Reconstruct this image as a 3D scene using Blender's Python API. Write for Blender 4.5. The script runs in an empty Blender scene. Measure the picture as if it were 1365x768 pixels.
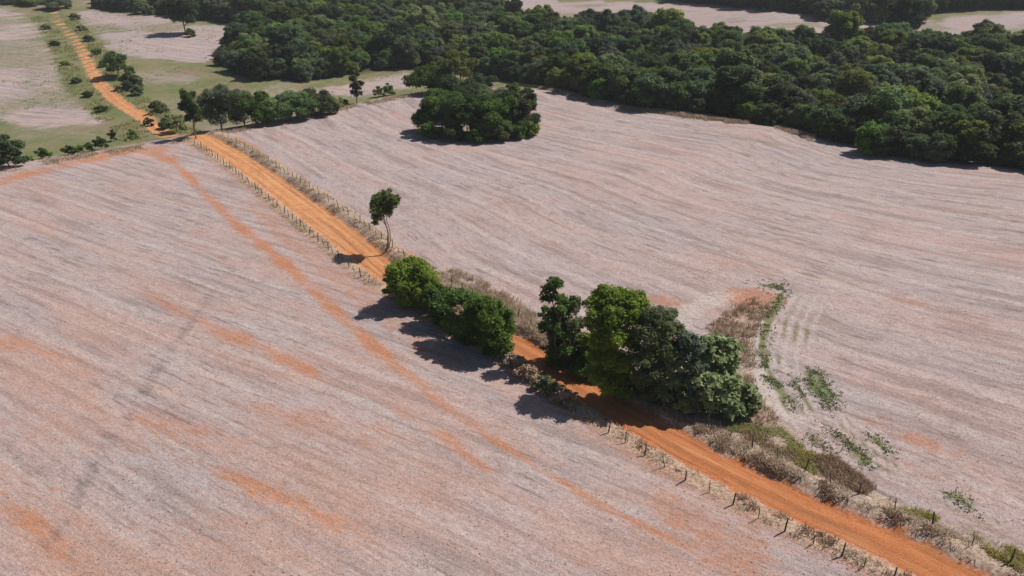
import bpy, math, random
import numpy as np

# ------------------------------------------------------------------ camera, sky, sun, exposure
CAM_H, PITCH, FPX, PW, PH = 47.6, math.radians(26.0), 1000.0, 1365.0, 768.0
scene = bpy.context.scene
col = scene.collection
cam_d = bpy.data.cameras.new('camera')
cam_d.sensor_width = 36.0
cam_d.lens = 36.0 * FPX / PW
cam_d.clip_end = 20000
cam = bpy.data.objects.new('camera', cam_d)
col.objects.link(cam)
cam.location = (0, 0, CAM_H)
cam.rotation_euler = (math.pi / 2 - PITCH, 0, 0)
scene.camera = cam

SUN_EL = math.radians(53.0)
SUN_DIR = (0.915, 0.403)                      # horizontal direction towards the sun
world = bpy.data.worlds.new('World')
scene.world = world
world.use_nodes = True
wn = world.node_tree
wn.nodes.clear()
sky = wn.nodes.new('ShaderNodeTexSky')
sky.sky_type = 'NISHITA'
sky.sun_disc = False
sky.sun_elevation = SUN_EL
sky.sun_rotation = math.atan2(SUN_DIR[0], SUN_DIR[1])
bg = wn.nodes.new('ShaderNodeBackground')
bg.inputs['Strength'].default_value = 0.062
wo = wn.nodes.new('ShaderNodeOutputWorld')
wn.links.new(sky.outputs[0], bg.inputs[0])
wn.links.new(bg.outputs[0], wo.inputs[0])

sun_d = bpy.data.lights.new('sun', 'SUN')
sun_d.energy = 4.9
sun_d.angle = math.radians(0.55)
sun_d.color = (1.0, 0.955, 0.89)
sun = bpy.data.objects.new('sun', sun_d)
col.objects.link(sun)
tilt = math.pi / 2 - SUN_EL
sun.rotation_euler = (tilt, 0, math.atan2(SUN_DIR[1], SUN_DIR[0]) + math.pi / 2)
sun.location = (60, 20, 120)

vs = scene.view_settings
vs.view_transform = 'Standard'
vs.look = 'None'
vs.exposure = 0.0
vs.gamma = 1.0
scene.cycles.use_denoising = True
scene.cycles.max_bounces = 6
scene.cycles.diffuse_bounces = 3
scene.cycles.transparent_max_bounces = 8

HAZE = 0.00013

# ------------------------------------------------------------------ small maths
R = np.random.default_rng(7)


def sstep(a, b, x):
    t = np.clip((np.asarray(x, float) - a) / (b - a), 0, 1)
    return t * t * (3 - 2 * t)


_perm = np.random.default_rng(3).random((256, 256))


def vnoise(x, y, sc=1.0, ox=0.0):
    """value noise 0..1 with wavelength sc"""
    x = np.asarray(x, float) / sc + 37.7 + ox
    y = np.asarray(y, float) / sc + 91.3 + ox
    xi, yi = np.floor(x).astype(int), np.floor(y).astype(int)
    fx, fy = x - xi, y - yi
    fx, fy = fx * fx * (3 - 2 * fx), fy * fy * (3 - 2 * fy)
    g = lambda i, j: _perm[i % 256, j % 256]
    return (g(xi, yi) * (1 - fx) + g(xi + 1, yi) * fx) * (1 - fy) + \
           (g(xi, yi + 1) * (1 - fx) + g(xi + 1, yi + 1) * fx) * fy


def seg_dist(x, y, pts, signed=False):
    """distance to a polyline; with signed also the side and the run along it"""
    pts = np.asarray(pts, float)
    best = np.full(np.shape(x), 1e9)
    side = np.zeros(np.shape(x))
    along = np.zeros(np.shape(x))
    run = 0.0
    for a, b in zip(pts[:-1], pts[1:]):
        d = b - a
        L = math.hypot(*d)
        t = np.clip(((x - a[0]) * d[0] + (y - a[1]) * d[1]) / (L * L), 0, 1)
        dd = np.hypot(x - a[0] - t * d[0], y - a[1] - t * d[1])
        m = dd < best
        best = np.where(m, dd, best)
        if signed:
            cr = d[0] * (y - a[1]) - d[1] * (x - a[0])
            side = np.where(m, np.sign(cr), side)
            along = np.where(m, run + t * L, along)
        run += L
    return (best, side, along) if signed else best


def in_poly(x, y, P):
    P = np.asarray(P, float)
    r = np.zeros(np.shape(x), bool)
    for (x1, y1), (x2, y2) in zip(P, np.roll(P, -1, 0)):
        c = ((y1 > y) != (y2 > y)) & (x < (x2 - x1) * (y - y1) / (y2 - y1 + 1e-12) + x1)
        r ^= c
    return r


def poly_sd(x, y, P):
    """signed distance, positive inside"""
    P = np.asarray(P, float)
    d = seg_dist(x, y, np.vstack([P, P[:1]]))
    return np.where(in_poly(x, y, P), d, -d)


def smooth(pts, n=6):
    """Catmull-Rom through the points"""
    p = np.asarray(pts, float)
    p = np.vstack([2 * p[0] - p[1], p, 2 * p[-1] - p[-2]])
    out = []
    for i in range(1, len(p) - 2):
        for k in range(n):
            t = k / n
            a, b, c, d = p[i - 1], p[i], p[i + 1], p[i + 2]
            out.append(.5 * ((2 * b) + (c - a) * t + (2 * a - 5 * b + 4 * c - d) * t * t + (3 * b - a - 3 * c + d) * t ** 3))
    out.append(p[-2])
    return np.array(out)


# ------------------------------------------------------------------ terrain
CREST = np.array([(-900, -200), (-400, 10), (-250, 78), (-160, 124), (-109, 156), (-75, 184), (-54, 208), (-28, 234), (9, 243), (47, 215),
                  (76, 179), (109, 153), (160, 122), (300, 60), (900, -120)], float)


def beyond(x, y):
    """metres beyond the edge of the near fields"""
    yc = (np.interp(x, CREST[:, 0], CREST[:, 1]) + np.interp(x - 12, CREST[:, 0], CREST[:, 1]) + np.interp(x + 12, CREST[:, 0], CREST[:, 1])) / 3
    return (y - yc) * 0.82


def h0(x, y):
    x = np.asarray(x, float)
    y = np.asarray(y, float)
    s = beyond(x, y)
    z = -6.5 * sstep(-3, 40, s)
    r = np.clip(s - 55, 0, 520)
    z = z + 0.046 * r * sstep(0, 80, r)
    z = z + (vnoise(x, y, 34) - .5) * .7 * sstep(30, 0, s) + (vnoise(x, y, 60, 5) - .5) * 5 * sstep(20, 120, s)
    z = z + (vnoise(x, y, 400, 9) - .5) * 24 * sstep(600, 1500, s)
    return z


def ray(px, py):
    u, v = (px - PW / 2) / FPX, (py - PH / 2) / FPX
    return np.array([u, math.cos(PITCH) - v * math.sin(PITCH), -math.sin(PITCH) - v * math.cos(PITCH)])


def ground_at(px, py):
    """the place on the terrain that a survey sight line meets"""
    d = ray(px, py)
    t = np.arange(30, 1400, 0.5)
    z = CAM_H + d[2] * t - h0(d[0] * t, d[1] * t)
    i = np.argmax(z < 0)
    if z[i] >= 0:
        i = len(t) - 1
    t0, t1, z0, z1 = t[i - 1], t[i], z[i - 1], z[i]
    tt = t0 + (t1 - t0) * z0 / (z0 - z1) if z0 != z1 else t1
    return np.array([d[0] * tt, d[1] * tt])


def W(pts):
    return np.array([ground_at(*p) for p in pts])


def at(px, py, Y):
    d = ray(px, py)
    t = Y / d[1]
    return np.array([d[0] * t, Y, CAM_H + d[2] * t])


# the road: near run, over the crest, and up the far hillside
ROAD_NEAR = W([(276, 186), (309, 206), (351, 235), (396, 268), (444, 304), (487, 338), (520, 365), (600, 412), (700, 466), (770, 512),
               (850, 560), (925, 603), (1000, 641), (1080, 679), (1160, 713), (1262, 763), (1365, 815), (1500, 880)])
ROAD_FAR = W([(72, 21), (89, 41), (107, 63), (126, 99), (143, 122), (169, 143), (192, 157)])
mid = (ROAD_FAR[-1] * .5 + ROAD_NEAR[0] * .5) + np.array([1.0, -2.0])
top = ROAD_FAR[0]
ROAD = smooth(np.vstack([[top + [-40, 60], top + [-14, 30]], ROAD_FAR, [mid], ROAD_NEAR]), 5)
_n_far = 9 * 5


def road_prof(x, y):
    """signed offset from the road (positive on the right-field side), run along it, half width"""
    d, sd, al = seg_dist(x, y, ROAD, True)
    return d * sd, al


RUN = np.concatenate([[0], np.cumsum(np.hypot(*np.diff(ROAD, axis=0).T))])
RUN_CREST = RUN[10 * 5]
RUN_END = RUN[-1]


def half_w(al):
    t = np.clip((al - RUN_CREST) / (RUN_END - RUN_CREST), 0, 1)
    near = np.interp(t, [0, .1, .4, .5, .75, 1], [2.2, 2.5, 2.55, 2.1, 1.75, 2.0])
    return np.where(al < RUN_CREST, 1.9, near)


def h(x, y):
    z = h0(x, y)
    x = np.asarray(x, float)
    y = np.asarray(y, float)
    o, al = road_prof(x, y)
    hw = half_w(al)
    a = np.abs(o) - hw
    bed = -0.28 * sstep(1.0, -0.2, a)
    berm = (np.where(o > 0, 0.42, 0.12) * (0.5 + vnoise(x, y, 5.0))) * sstep(0.2, 1.3, a) * sstep(4.2, 1.6, a)
    fine = (vnoise(x, y, 3.1, 2) - .5) * .10 + (vnoise(x, y, 1.3, 4) - .5) * .06
    return z + bed + berm + fine * sstep(-.4, .6, a)


# forest outline on the ground
FOREST = np.vstack([W([(292, 84), (310, 98), (335, 107), (400, 110), (440, 104), (485, 98), (560, 92), (640, 100), (690, 111), (720, 117),
                       (760, 127), (830, 143), (900, 151), (960, 160), (1040, 171), (1090, 187), (1150, 206), (1230, 217), (1300, 223), (1365, 229), (1480, 245)]),
                    W([(1560, 90), (1365, 68), (1310, 54), (1260, 70), (1200, 70), (1130, 60), (1080, 71), (1000, 66), (950, 61), (900, 48),
                       (830, 38), (770, 43), (700, 32), (660, 14), (640, 0)]),
                    [W([(640, 0)])[0] + [40, 150], W([(140, 5)])[0] + [-60, 220]],
                    W([(120, 10), (250, 25), (310, 33), (330, 42), (304, 60)])])
FRONT = np.array([p for p in FOREST[:21]])

# ------------------------------------------------------------------ node helpers
class NT:
    def __init__(self, name):
        self.m = bpy.data.materials.new(name)
        self.m.use_nodes = True
        self.t = self.m.node_tree
        self.t.nodes.clear()

    def node(self, typ, ins=None, **props):
        n = self.t.nodes.new(typ)
        for k, v in props.items():
            setattr(n, k, v)
        for k, v in (ins or {}).items():
            s = n.inputs[k]
            if isinstance(v, bpy.types.NodeSocket):
                self.t.links.new(v, s)
            else:
                if isinstance(v, tuple) and len(v) == 3 and s.type == 'RGBA':
                    v = v + (1,)
                s.default_value = v
        return n

    def attr(self, name):
        return self.node('ShaderNodeAttribute', attribute_name=name).outputs['Fac']

    def math(self, op, a, b=0.0, c=0.0, clamp=False):
        return self.node('ShaderNodeMath', {0: a, 1: b, 2: c}, operation=op, use_clamp=clamp).outputs[0]

    def mul(self, a, b): return self.math('MULTIPLY', a, b)
    def add(self, a, b): return self.math('ADD', a, b)
    def sub(self, a, b): return self.math('SUBTRACT', a, b)

    def ss(self, x, lo, hi, a=0.0, b=1.0):
        return self.node('ShaderNodeMapRange', {0: x, 1: lo, 2: hi, 3: a, 4: b}, interpolation_type='SMOOTHSTEP').outputs[0]

    def noise(self, vec, scale, detail=3.0, rough=.55, dist=0.0):
        return self.node('ShaderNodeTexNoise', {'Vector': vec, 'Scale': scale, 'Detail': detail, 'Roughness': rough, 'Distortion': dist}).outputs[0]

    def vec(self, x, y, z=0.0):
        return self.node('ShaderNodeCombineXYZ', {0: x, 1: y, 2: z}).outputs[0]

    def mix(self, f, a, b):
        n = self.t.nodes.new('ShaderNodeMix')
        n.data_type = 'RGBA'
        for s, v in ((n.inputs[0], f), (n.inputs[6], a), (n.inputs[7], b)):
            if isinstance(v, bpy.types.NodeSocket):
                self.t.links.new(v, s)
            else:
                s.default_value = v + (1,) if isinstance(v, tuple) and len(v) == 3 else v
        return n.outputs[2]

    def shade(self, c, v):
        """scale a colour by a value"""
        n = self.t.nodes.new('ShaderNodeMix')
        n.data_type = 'RGBA'
        n.blend_type = 'MULTIPLY'
        n.inputs[0].default_value = 1
        self.t.links.new(c, n.inputs[6])
        self.t.links.new(self.vec(v, v, v), n.inputs[7])
        return n.outputs[2]

    def out(self, sh):
        self.node('ShaderNodeOutputMaterial', {'Surface': sh})
        return self.m

    def surf(self, c, rough=.9, height=None, bd=.1, spec=.15):
        ins = {'Base Color': c, 'Roughness': rough, 'Specular IOR Level': spec}
        if height is not None:
            ins['Normal'] = self.node('ShaderNodeBump', {'Height': height, 'Distance': bd, 'Strength': 1.0}).outputs[0]
        return self.out(self.node('ShaderNodeBsdfPrincipled', ins).outputs[0])


ORANGE_L, ORANGE_D = (.56, .262, .118), (.415, .150, .060)


def soil_colour(t, pos, lt):
    n1 = t.noise(pos, .6, 4, .6)
    c = t.mix(t.ss(lt, 0, 1), ORANGE_D, ORANGE_L)
    c = t.mix(t.mul(t.ss(n1, .42, .7), .45), c, (.34, .125, .045))
    n2 = t.noise(pos, 5, 3, .65)
    return t.shade(c, t.ss(n2, .2, .8, .80, 1.18))


def ground_material():
    t = NT('field_ground')
    pos = t.node('ShaderNodeNewGeometry').outputs['Position']
    ru, rv = t.attr('ru'), t.attr('rv')
    warp = t.mul(t.sub(t.noise(pos, .06, 2), .5), 1.2)
    ru_w = t.add(ru, warp)
    streak_big = t.noise(t.vec(t.mul(ru_w, .16), t.mul(rv, .014)), 1, 3, .6)
    streak_mid = t.noise(t.vec(t.mul(ru_w, .8), t.mul(rv, .05), 3.0), 1, 4, .6)
    streak_fine = t.noise(t.vec(t.mul(ru_w, 2.6), t.mul(rv, .30), 7.0), 1, 4, .65)
    rows = t.noise(t.vec(t.mul(ru, 5.5), t.mul(rv, .9), 1.0), 1, 2, .6)
    patch = t.noise(pos, .045, 4, .6)
    blot = t.noise(pos, .55, 4, .65)
    fine = t.noise(pos, 3.2, 3, .7)
    speck = t.noise(pos, 9, 2, .7)
    # straw cover over grey-pink soil
    base = t.mix(t.ss(patch, .38, .62), (.412, .298, .276), (.372, .302, .294))
    passes = t.noise(t.vec(t.mul(ru_w, .21), t.mul(rv, .005), 21.0), 1, 1, .5)
    base = t.mix(t.mul(t.ss(passes, .47, .53), .55), base, (.350, .294, .290))
    base = t.mix(t.mul(t.ss(streak_big, .46, .30), .60), base, (.440, .325, .290))
    base = t.mix(t.mul(t.ss(streak_mid, .49, .64), .62), base, (.235, .172, .158))
    base = t.mix(t.mul(t.ss(streak_mid, .48, .28), .50), base, (.455, .375, .350))
    base = t.mix(t.mul(t.ss(streak_fine, .50, .68), .52), base, (.215, .155, .140))
    base = t.mix(t.mul(t.ss(blot, .53, .70), .42), base, (.250, .190, .178))
    dash = t.noise(t.vec(t.mul(ru_w, 2.0), t.mul(rv, .16), 11.0), 1, 2, .55)
    base = t.mix(t.mul(t.mul(t.ss(dash, .58, .68), t.ss(patch, .40, .55)), .62), base, (.140, .102, .088))
    # windrows of paler straw every few metres, broken
    wr = t.math('ABSOLUTE', t.sub(t.math('FRACT', t.math('DIVIDE', ru_w, 5.2)), .5))
    base = t.mix(t.mul(t.mul(t.ss(wr, .13, .03), t.ss(blot, .40, .56)), .42), base, (.50, .425, .385))
    # rusty washes of bare earth
    pink = t.attr('pink')
    wash = t.noise(t.vec(t.mul(ru_w, .13), t.mul(rv, .030), 31.0), 1, 4, .6)
    pk = t.mul(pink, t.ss(t.add(t.mul(wash, .7), t.add(t.mul(streak_fine, .18), t.mul(blot, .12))), .44, .62))
    base = t.mix(t.mul(pk, .62), base, (.425, .238, .172))
    # reddish earth showing through
    red = t.attr('red')
    rm = t.ss(t.add(red, t.mul(t.sub(t.add(t.mul(streak_fine, .55), t.mul(blot, .45)), .5), 1.5)), .22, .78)
    base = t.mix(t.mul(rm, .85), base, (.385, .185, .118))
    # orange wheel tracks
    trk = t.attr('trk')
    tm = t.ss(t.add(trk, t.mul(t.sub(t.add(t.mul(streak_fine, .55), t.add(t.mul(streak_mid, .2), t.mul(fine, .25))), .5), 1.9)), .22, 1.0)
    soil = soil_colour(t, pos, 0.25)
    base = t.mix(t.mul(tm, .78), base, soil)
    # pale straw windrows and green weeds
    pale = t.attr('pale')
    pm = t.ss(t.add(pale, t.mul(t.sub(fine, .5), 1.2)), .25, .8)
    base = t.mix(t.mul(pm, .7), base, (.47, .40, .355))
    brown = t.attr('brown')
    bm = t.ss(t.add(brown, t.mul(t.sub(t.add(t.mul(blot, .5), t.mul(fine, .5)), .5), 1.4)), .2, .8)
    base = t.mix(t.mul(bm, .85), base, t.mix(t.ss(fine, .35, .65), (.26, .170, .110), (.45, .345, .255)))
    # dark damp or charred strips, broken up along the rows
    dk = t.attr('dark')
    dm = t.ss(t.add(dk, t.mul(t.sub(t.add(t.mul(streak_fine, .45), t.add(t.mul(rows, .3), t.mul(blot, .25))), .5), 4.0)), .35, 1.05)
    base = t.mix(t.mul(dm, .62), base, (.135, .108, .105))
    # grass
    grn = t.attr('green')
    gm = t.ss(t.add(grn, t.mul(t.sub(t.add(t.mul(blot, .5), t.mul(fine, .5)), .5), 1.3)), .25, .78)
    gcol = t.mix(t.ss(t.noise(pos, .12, 4, .65), .35, .65), (.105, .135, .040), (.185, .165, .080))
    gcol = t.mix(t.mul(t.ss(t.noise(pos, .05, 3, .6), .52, .66), .7), gcol, (.215, .150, .095))
    base = t.mix(t.mul(gm, .92), base, gcol)
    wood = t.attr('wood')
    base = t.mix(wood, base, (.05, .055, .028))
    # earth beside the road
    rd = t.attr('road')                       # metres outside the road edge, negative inside
    rn = t.add(rd, t.mul(t.sub(t.add(t.mul(blot, .65), t.mul(fine, .35)), .5), 5.0))
    base = t.mix(t.ss(rn, .9, -.1), base, soil_colour(t, pos, t.attr('light')))
    # fine relief and speckle
    tone = t.mul(t.ss(fine, .28, .72, .86, 1.15), t.ss(speck, .28, .72, .89, 1.12))
    tone = t.mul(tone, t.ss(rows, .3, .7, .91, 1.08))
    base = t.shade(base, tone)
    hgt = t.add(t.mul(fine, .6), t.add(t.mul(speck, .3), t.add(t.mul(rows, .35), t.mul(streak_fine, .5))))
    return t.surf(base, .95, hgt, .11, .1)


def road_material():
    t = NT('orange_dirt')
    pos = t.node('ShaderNodeNewGeometry').outputs['Position']
    u, v, lt = t.attr('across'), t.attr('along'), t.attr('light')
    c = soil_colour(t, pos, lt)
    lanes = t.noise(t.vec(t.mul(u, 1.5), t.mul(v, .035)), 1, 4, .65)
    lanes2 = t.noise(t.vec(t.mul(u, 4.0), t.mul(v, .09), 4.0), 1, 3, .65)
    c = t.mix(t.mul(t.ss(lanes, .50, .66), .55), c, (.24, .090, .040))
    c = t.mix(t.mul(t.ss(lanes2, .54, .70), .40), c, (.60, .32, .16))
    rut = t.math('ABSOLUTE', t.sub(t.math('ABSOLUTE', u), .85))
    c = t.mix(t.mul(t.mul(t.ss(rut, .45, .05), t.ss(t.noise(pos, .35, 3, .6), .3, .6)), .60), c, t.mix(lt, (.50, .205, .085), (.66, .35, .17)))
    wear = t.noise(t.vec(t.mul(u, .9), t.mul(v, .06), 9.0), 1, 4, .7)
    c = t.mix(t.mul(t.ss(wear, .52, .66), .45), c, (.29, .135, .075))
    c = t.mix(t.mul(t.ss(wear, .46, .32), .35), c, (.60, .36, .21))
    edge = t.noise(pos, 1.4, 4, .65)
    c = t.mix(t.mul(t.mul(t.ss(t.math('ABSOLUTE', u), 1.2, 2.2), t.ss(edge, .5, .66)), .5), c, (.30, .17, .10))
    speck = t.noise(pos, 8, 3, .7)
    c = t.shade(c, t.ss(speck, .25, .75, .84, 1.15))
    return t.surf(c, .95, t.add(t.mul(lanes2, 1.0), t.mul(speck, .4)), .10, .08)


def leaf_material(name, c1, c2, trans=.42, varied=.0, rough=.55):
    t = NT(name)
    tint = t.attr('tint')
    c = t.mix(tint, c1, c2)
    if varied:
        rnd = t.node('ShaderNodeObjectInfo').outputs['Random']
        c = t.node('ShaderNodeHueSaturation', {'Hue': t.ss(rnd, 0, 1, .485, .525), 'Saturation': t.ss(t.math('FRACT', t.mul(rnd, 7.3)), 0, 1, .75, 1.1),
                                               'Value': t.ss(t.math('FRACT', t.mul(rnd, 13.7)), 0, 1, 1 - varied, 1 + varied), 'Color': c}).outputs[0]
    p = t.node('ShaderNodeBsdfPrincipled', {'Base Color': c, 'Roughness': rough, 'Specular IOR Level': .12}).outputs[0]
    tr = t.node('ShaderNodeBsdfTranslucent', {'Color': c}).outputs[0]
    return t.out(t.node('ShaderNodeMixShader', {0: trans, 1: p, 2: tr}).outputs[0])


def simple_material(name, c1, c2, scale=4.0, rough=.85, bd=.03):
    t = NT(name)
    pos = t.node('ShaderNodeNewGeometry').outputs['Position']
    n = t.noise(pos, scale, 4, .65)
    return t.surf(t.mix(t.ss(n, .3, .7), c1, c2), rough, n, bd, .2)


M = {
    'ground': ground_material(),
    'road': road_material(),
    'dark': leaf_material('dark_foliage', (0.043, 0.073, 0.025), (0.144, 0.206, 0.060), varied=.50),
    'mid': leaf_material('mid_green_foliage', (0.061, 0.104, 0.022), (0.201, 0.275, 0.061), varied=.50),
    'olive': leaf_material('olive_foliage', (0.094, 0.116, 0.026), (0.275, 0.308, 0.072), varied=.50),
    'grey': leaf_material('grey_green_foliage', (0.072, 0.094, 0.053), (0.193, 0.231, 0.127), varied=.2),
    'bright': leaf_material('bright_green_foliage', (.090, .145, .014), (.290, .375, .050)),
    'deep': leaf_material('deep_green_foliage', (.045, .088, .018), (.165, .265, .050)),
    'feather': leaf_material('dusky_foliage', (.078, .100, .042), (.200, .235, .095)),
    'big': leaf_material('broad_leaf_foliage', (.19, .245, .105), (.37, .44, .20), rough=.45),
    'lime': leaf_material('yellow_green_foliage', (.11, .13, .03), (.24, .26, .07)),
    'yellow': leaf_material('yellowing_foliage', (.16, .13, .03), (.30, .24, .06)),
    'dry': leaf_material('dry_grass', (.34, .245, .165), (.62, .49, .36), .2),
    'rust': leaf_material('brown_grass', (.26, .165, .105), (.54, .385, .26), .2),
    'grass': leaf_material('green_grass', (.22, .235, .08), (.45, .43, .19), .4),
    'gold': leaf_material('golden_grass', (.22, .19, .05), (.42, .36, .11), .25),
    'straw': leaf_material('straw', (.30, .225, .20), (.62, .52, .47), .1, rough=.8),
    'weed': leaf_material('weed_leaves', (.110, .155, .055), (.240, .285, .115), .2),
    'bark': simple_material('bark', (.085, .066, .050), (.20, .165, .135)),
    'pale_bark': simple_material('pale_bark', (.13, .108, .092), (.29, .25, .215)),
    'post': simple_material('weathered_post', (.045, .035, .030), (.13, .105, .090), 9),
    'wire': simple_material('fence_wire', (.16, .14, .13), (.25, .22, .20), 5, .6, .001),
    'clod': simple_material('dry_clod', (.22, .12, .085), (.34, .22, .17), 6),
}

# ------------------------------------------------------------------ mesh helpers
def tag(o, label=None, cat=None, group=None, kind=None):
    for k, v in (('label', label), ('category', cat), ('group', group), ('kind', kind)):
        if v is not None:
            o[k] = v
    return o


def np_mesh(name, V, F, mat, attrs=None, smooth_=False):
    """mesh from arrays; F is (n,3) or (n,4)"""
    me = bpy.data.meshes.new(name)
    V = np.asarray(V, np.float32)
    F = np.asarray(F, np.int32)
    k = F.shape[1]
    me.vertices.add(len(V))
    me.vertices.foreach_set('co', V.ravel())
    me.loops.add(F.size)
    me.loops.foreach_set('vertex_index', F.ravel())
    me.polygons.add(len(F))
    me.polygons.foreach_set('loop_start', np.arange(0, F.size, k, dtype=np.int32))
    if smooth_:
        me.polygons.foreach_set('use_smooth', np.ones(len(F), bool))
    for an, av in (attrs or {}).items():
        a = me.attributes.new(an, 'FLOAT', 'POINT')
        a.data.foreach_set('value', np.asarray(av, np.float32))
    me.materials.append(mat)
    me.update(calc_edges=True)
    return me


def obj(name, me, parent=None, loc=None):
    o = bpy.data.objects.new(name, me)
    col.objects.link(o)
    if parent is not None:
        o.parent = parent
    if loc is not None:
        o.location = loc
    return o


def empty(name, loc, label, cat, group=None):
    o = bpy.data.objects.new(name, None)
    o.empty_display_size = .3
    col.objects.link(o)
    o.location = loc
    return tag(o, label, cat, group)


def tube_arrays(pts, rad, sides=6):
    pts = np.asarray(pts, float)
    V, F = [], []
    n = len(pts)
    for i, p in enumerate(pts):
        d = pts[min(i + 1, n - 1)] - pts[max(i - 1, 0)]
        d = d / (np.linalg.norm(d) + 1e-9)
        a = np.cross(d, (0.31, .95, .05) if abs(d[2]) > .5 else (0, 0, 1))
        a /= np.linalg.norm(a) + 1e-9
        b = np.cross(d, a)
        for k in range(sides):
            th = 2 * math.pi * k / sides
            V.append(p + rad[i] * (math.cos(th) * a + math.sin(th) * b))
    for i in range(n - 1):
        for k in range(sides):
            k2 = (k + 1) % sides
            F.append((i * sides + k, i * sides + k2, (i + 1) * sides + k2, (i + 1) * sides + k))
    # end caps as quads through a centre pair
    for base, c in ((0, pts[0]), ((n - 1) * sides, pts[-1])):
        ci = len(V)
        V.append(c)
        for k in range(0, sides, 2):
            F.append((ci, base + k, base + (k + 1) % sides, base + (k + 2) % sides))
    return np.array(V), np.array(F)


def join_arrays(parts):
    V, F, o = [], [], 0
    for v, f in parts:
        V.append(v)
        F.append(f + o)
        o += len(v)
    return np.vstack(V), np.vstack(F)


_t = (1 + 5 ** .5) / 2
_ico = np.array([(-1, _t, 0), (1, _t, 0), (-1, -_t, 0), (1, -_t, 0), (0, -1, _t), (0, 1, _t), (0, -1, -_t), (0, 1, -_t), (_t, 0, -1), (_t, 0, 1), (-_t, 0, -1), (-_t, 0, 1)])
_ico /= np.linalg.norm(_ico[0])
_icof = np.array([(0, 11, 5), (0, 5, 1), (0, 1, 7), (0, 7, 10), (0, 10, 11), (1, 5, 9), (5, 11, 4), (11, 10, 2), (10, 7, 6), (7, 1, 8),
                  (3, 9, 4), (3, 4, 2), (3, 2, 6), (3, 6, 8), (3, 8, 9), (4, 9, 5), (2, 4, 11), (6, 2, 10), (8, 6, 7), (9, 8, 1)])


def crown_arrays(blobs, leaf, cover, rng, droop=0.0, core=.70, lump=.35, ratio=.62, zmin=0.05):
    """leaf-sized faces spread through a set of foliage clumps; blobs = [(centre, (rx,ry,rz))]"""
    Vs, Fs, Ts, o = [], [], [], 0
    for c, r in blobs:
        c, r = np.asarray(c, float), np.asarray(r, float)
        area = 4 * math.pi * (np.prod(r) ** (2 / 3))
        n = max(12, int(cover * area / (leaf * leaf * ratio * .6)))
        d = rng.normal(size=(n, 3))
        d /= np.linalg.norm(d, axis=1)[:, None]
        d = d[d[:, 2] > -0.75]
        n = len(d)
        # sub-clumps give the surface its uneven bumps
        k = rng.normal(size=(9, 3))
        k /= np.linalg.norm(k, axis=1)[:, None]
        bump = np.max(d @ k.T, axis=1)
        rad = .82 + 1.3 * lump * (bump - .78) + rng.normal(size=n) * .11
        inner = rng.random(n) < .22
        rad = np.where(inner, rad * (.55 + .4 * rng.random(n)), rad)
        p = c + d * r * rad[:, None]
        nrm = d * .60 + rng.normal(size=(n, 3)) * .42 + np.array([0, 0, .75])
        nrm /= np.linalg.norm(nrm, axis=1)[:, None]
        a = np.cross(nrm, rng.normal(size=(n, 3)))
        a /= np.linalg.norm(a, axis=1)[:, None] + 1e-9
        a[:, 2] -= droop
        a /= np.linalg.norm(a, axis=1)[:, None]
        b = np.cross(nrm, a)
        b /= np.linalg.norm(b, axis=1)[:, None] + 1e-9
        L = leaf * (.65 + .7 * rng.random(n))[:, None]
        bend = nrm * L * .12
        q = np.stack([p - a * L * .5 - bend, p + b * L * ratio * .5, p + a * L * .5 - bend, p - b * L * ratio * .5], 1)
        q[:, :, 2] = np.maximum(q[:, :, 2], zmin)
        Vs.append(q.reshape(-1, 3))
        Fs.append(np.arange(n * 4).reshape(-1, 4) + o)
        o += n * 4
        base_t = rng.random() * .5
        tt = np.clip(base_t + .5 * rng.random(n) ** 1.5 + .12 * (bump - .8), 0, 1)
        Ts.append(np.repeat(tt, 4))
        if core:
            v = c + _ico * r * core
            v[:, 2] = np.maximum(v[:, 2], zmin)
            Vs.append(v)
            f = np.hstack([_icof, _icof[:, :1]])       # degenerate fourth corner is avoided below
            Fs.append(np.column_stack([_icof, np.full(len(_icof), -1)]) + np.array([o, o, o, 0]))
            o += 12
            Ts.append(np.full(12, .3))
    V, T = np.vstack(Vs), np.concatenate(Ts)
    tri = []
    for f in Fs:
        if f[0, 3] == -1:
            tri.append(f[:, :3])
        else:
            tri.append(f[:, [0, 1, 2]])
            tri.append(f[:, [0, 2, 3]])
    return V, np.vstack(tri), T


def crown_mesh(name, blobs, mat, leaf, cover, rng, **kw):
    V, F, T = crown_arrays(blobs, leaf, cover, rng, **kw)
    return np_mesh(name, V, F, mat, {'tint': T})


def tree_blobs(w, ht, low, rng, n=11, flat=.85):
    """clumps filling a crown of width w whose foliage runs from low to ht"""
    out = []
    cz, rz, rx = (ht + low) / 2, (ht - low) / 2, w / 2
    for i in range(n):
        th = i * 2.399 + rng.random() * .7
        zz = -0.85 + 1.7 * (i + .5) / n + rng.normal() * .08
        zr = zz if low > .06 * ht else max(zz, -.12)          # foliage down to the ground: a dome
        rr = math.sqrt(max(.05, 1 - zr * zr)) * (.44 + .36 * rng.random())
        s = (.23 + .20 * rng.random())
        r = s * rx
        rvz = max(.22 * rx, min(r * flat, s * rz * 1.3))
        out.append(((math.cos(th) * rr * rx, math.sin(th) * rr * rx, cz + zz * (rz - rvz * .6)), (r * 1.1, r * 1.1, rvz)))
    for c_, r_ in list(out):
        for _ in range(2):
            d = rng.normal(size=3)
            d /= np.linalg.norm(d)
            d[2] = abs(d[2]) * .9 - .1
            out.append((tuple(np.asarray(c_) + d * np.asarray(r_) * rng.uniform(.7, 1.05)), tuple(np.asarray(r_) * rng.uniform(.3, .5))))
    out.append(((0, 0, cz), (rx * .5, rx * .5, rz * .62)))
    return out


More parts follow.
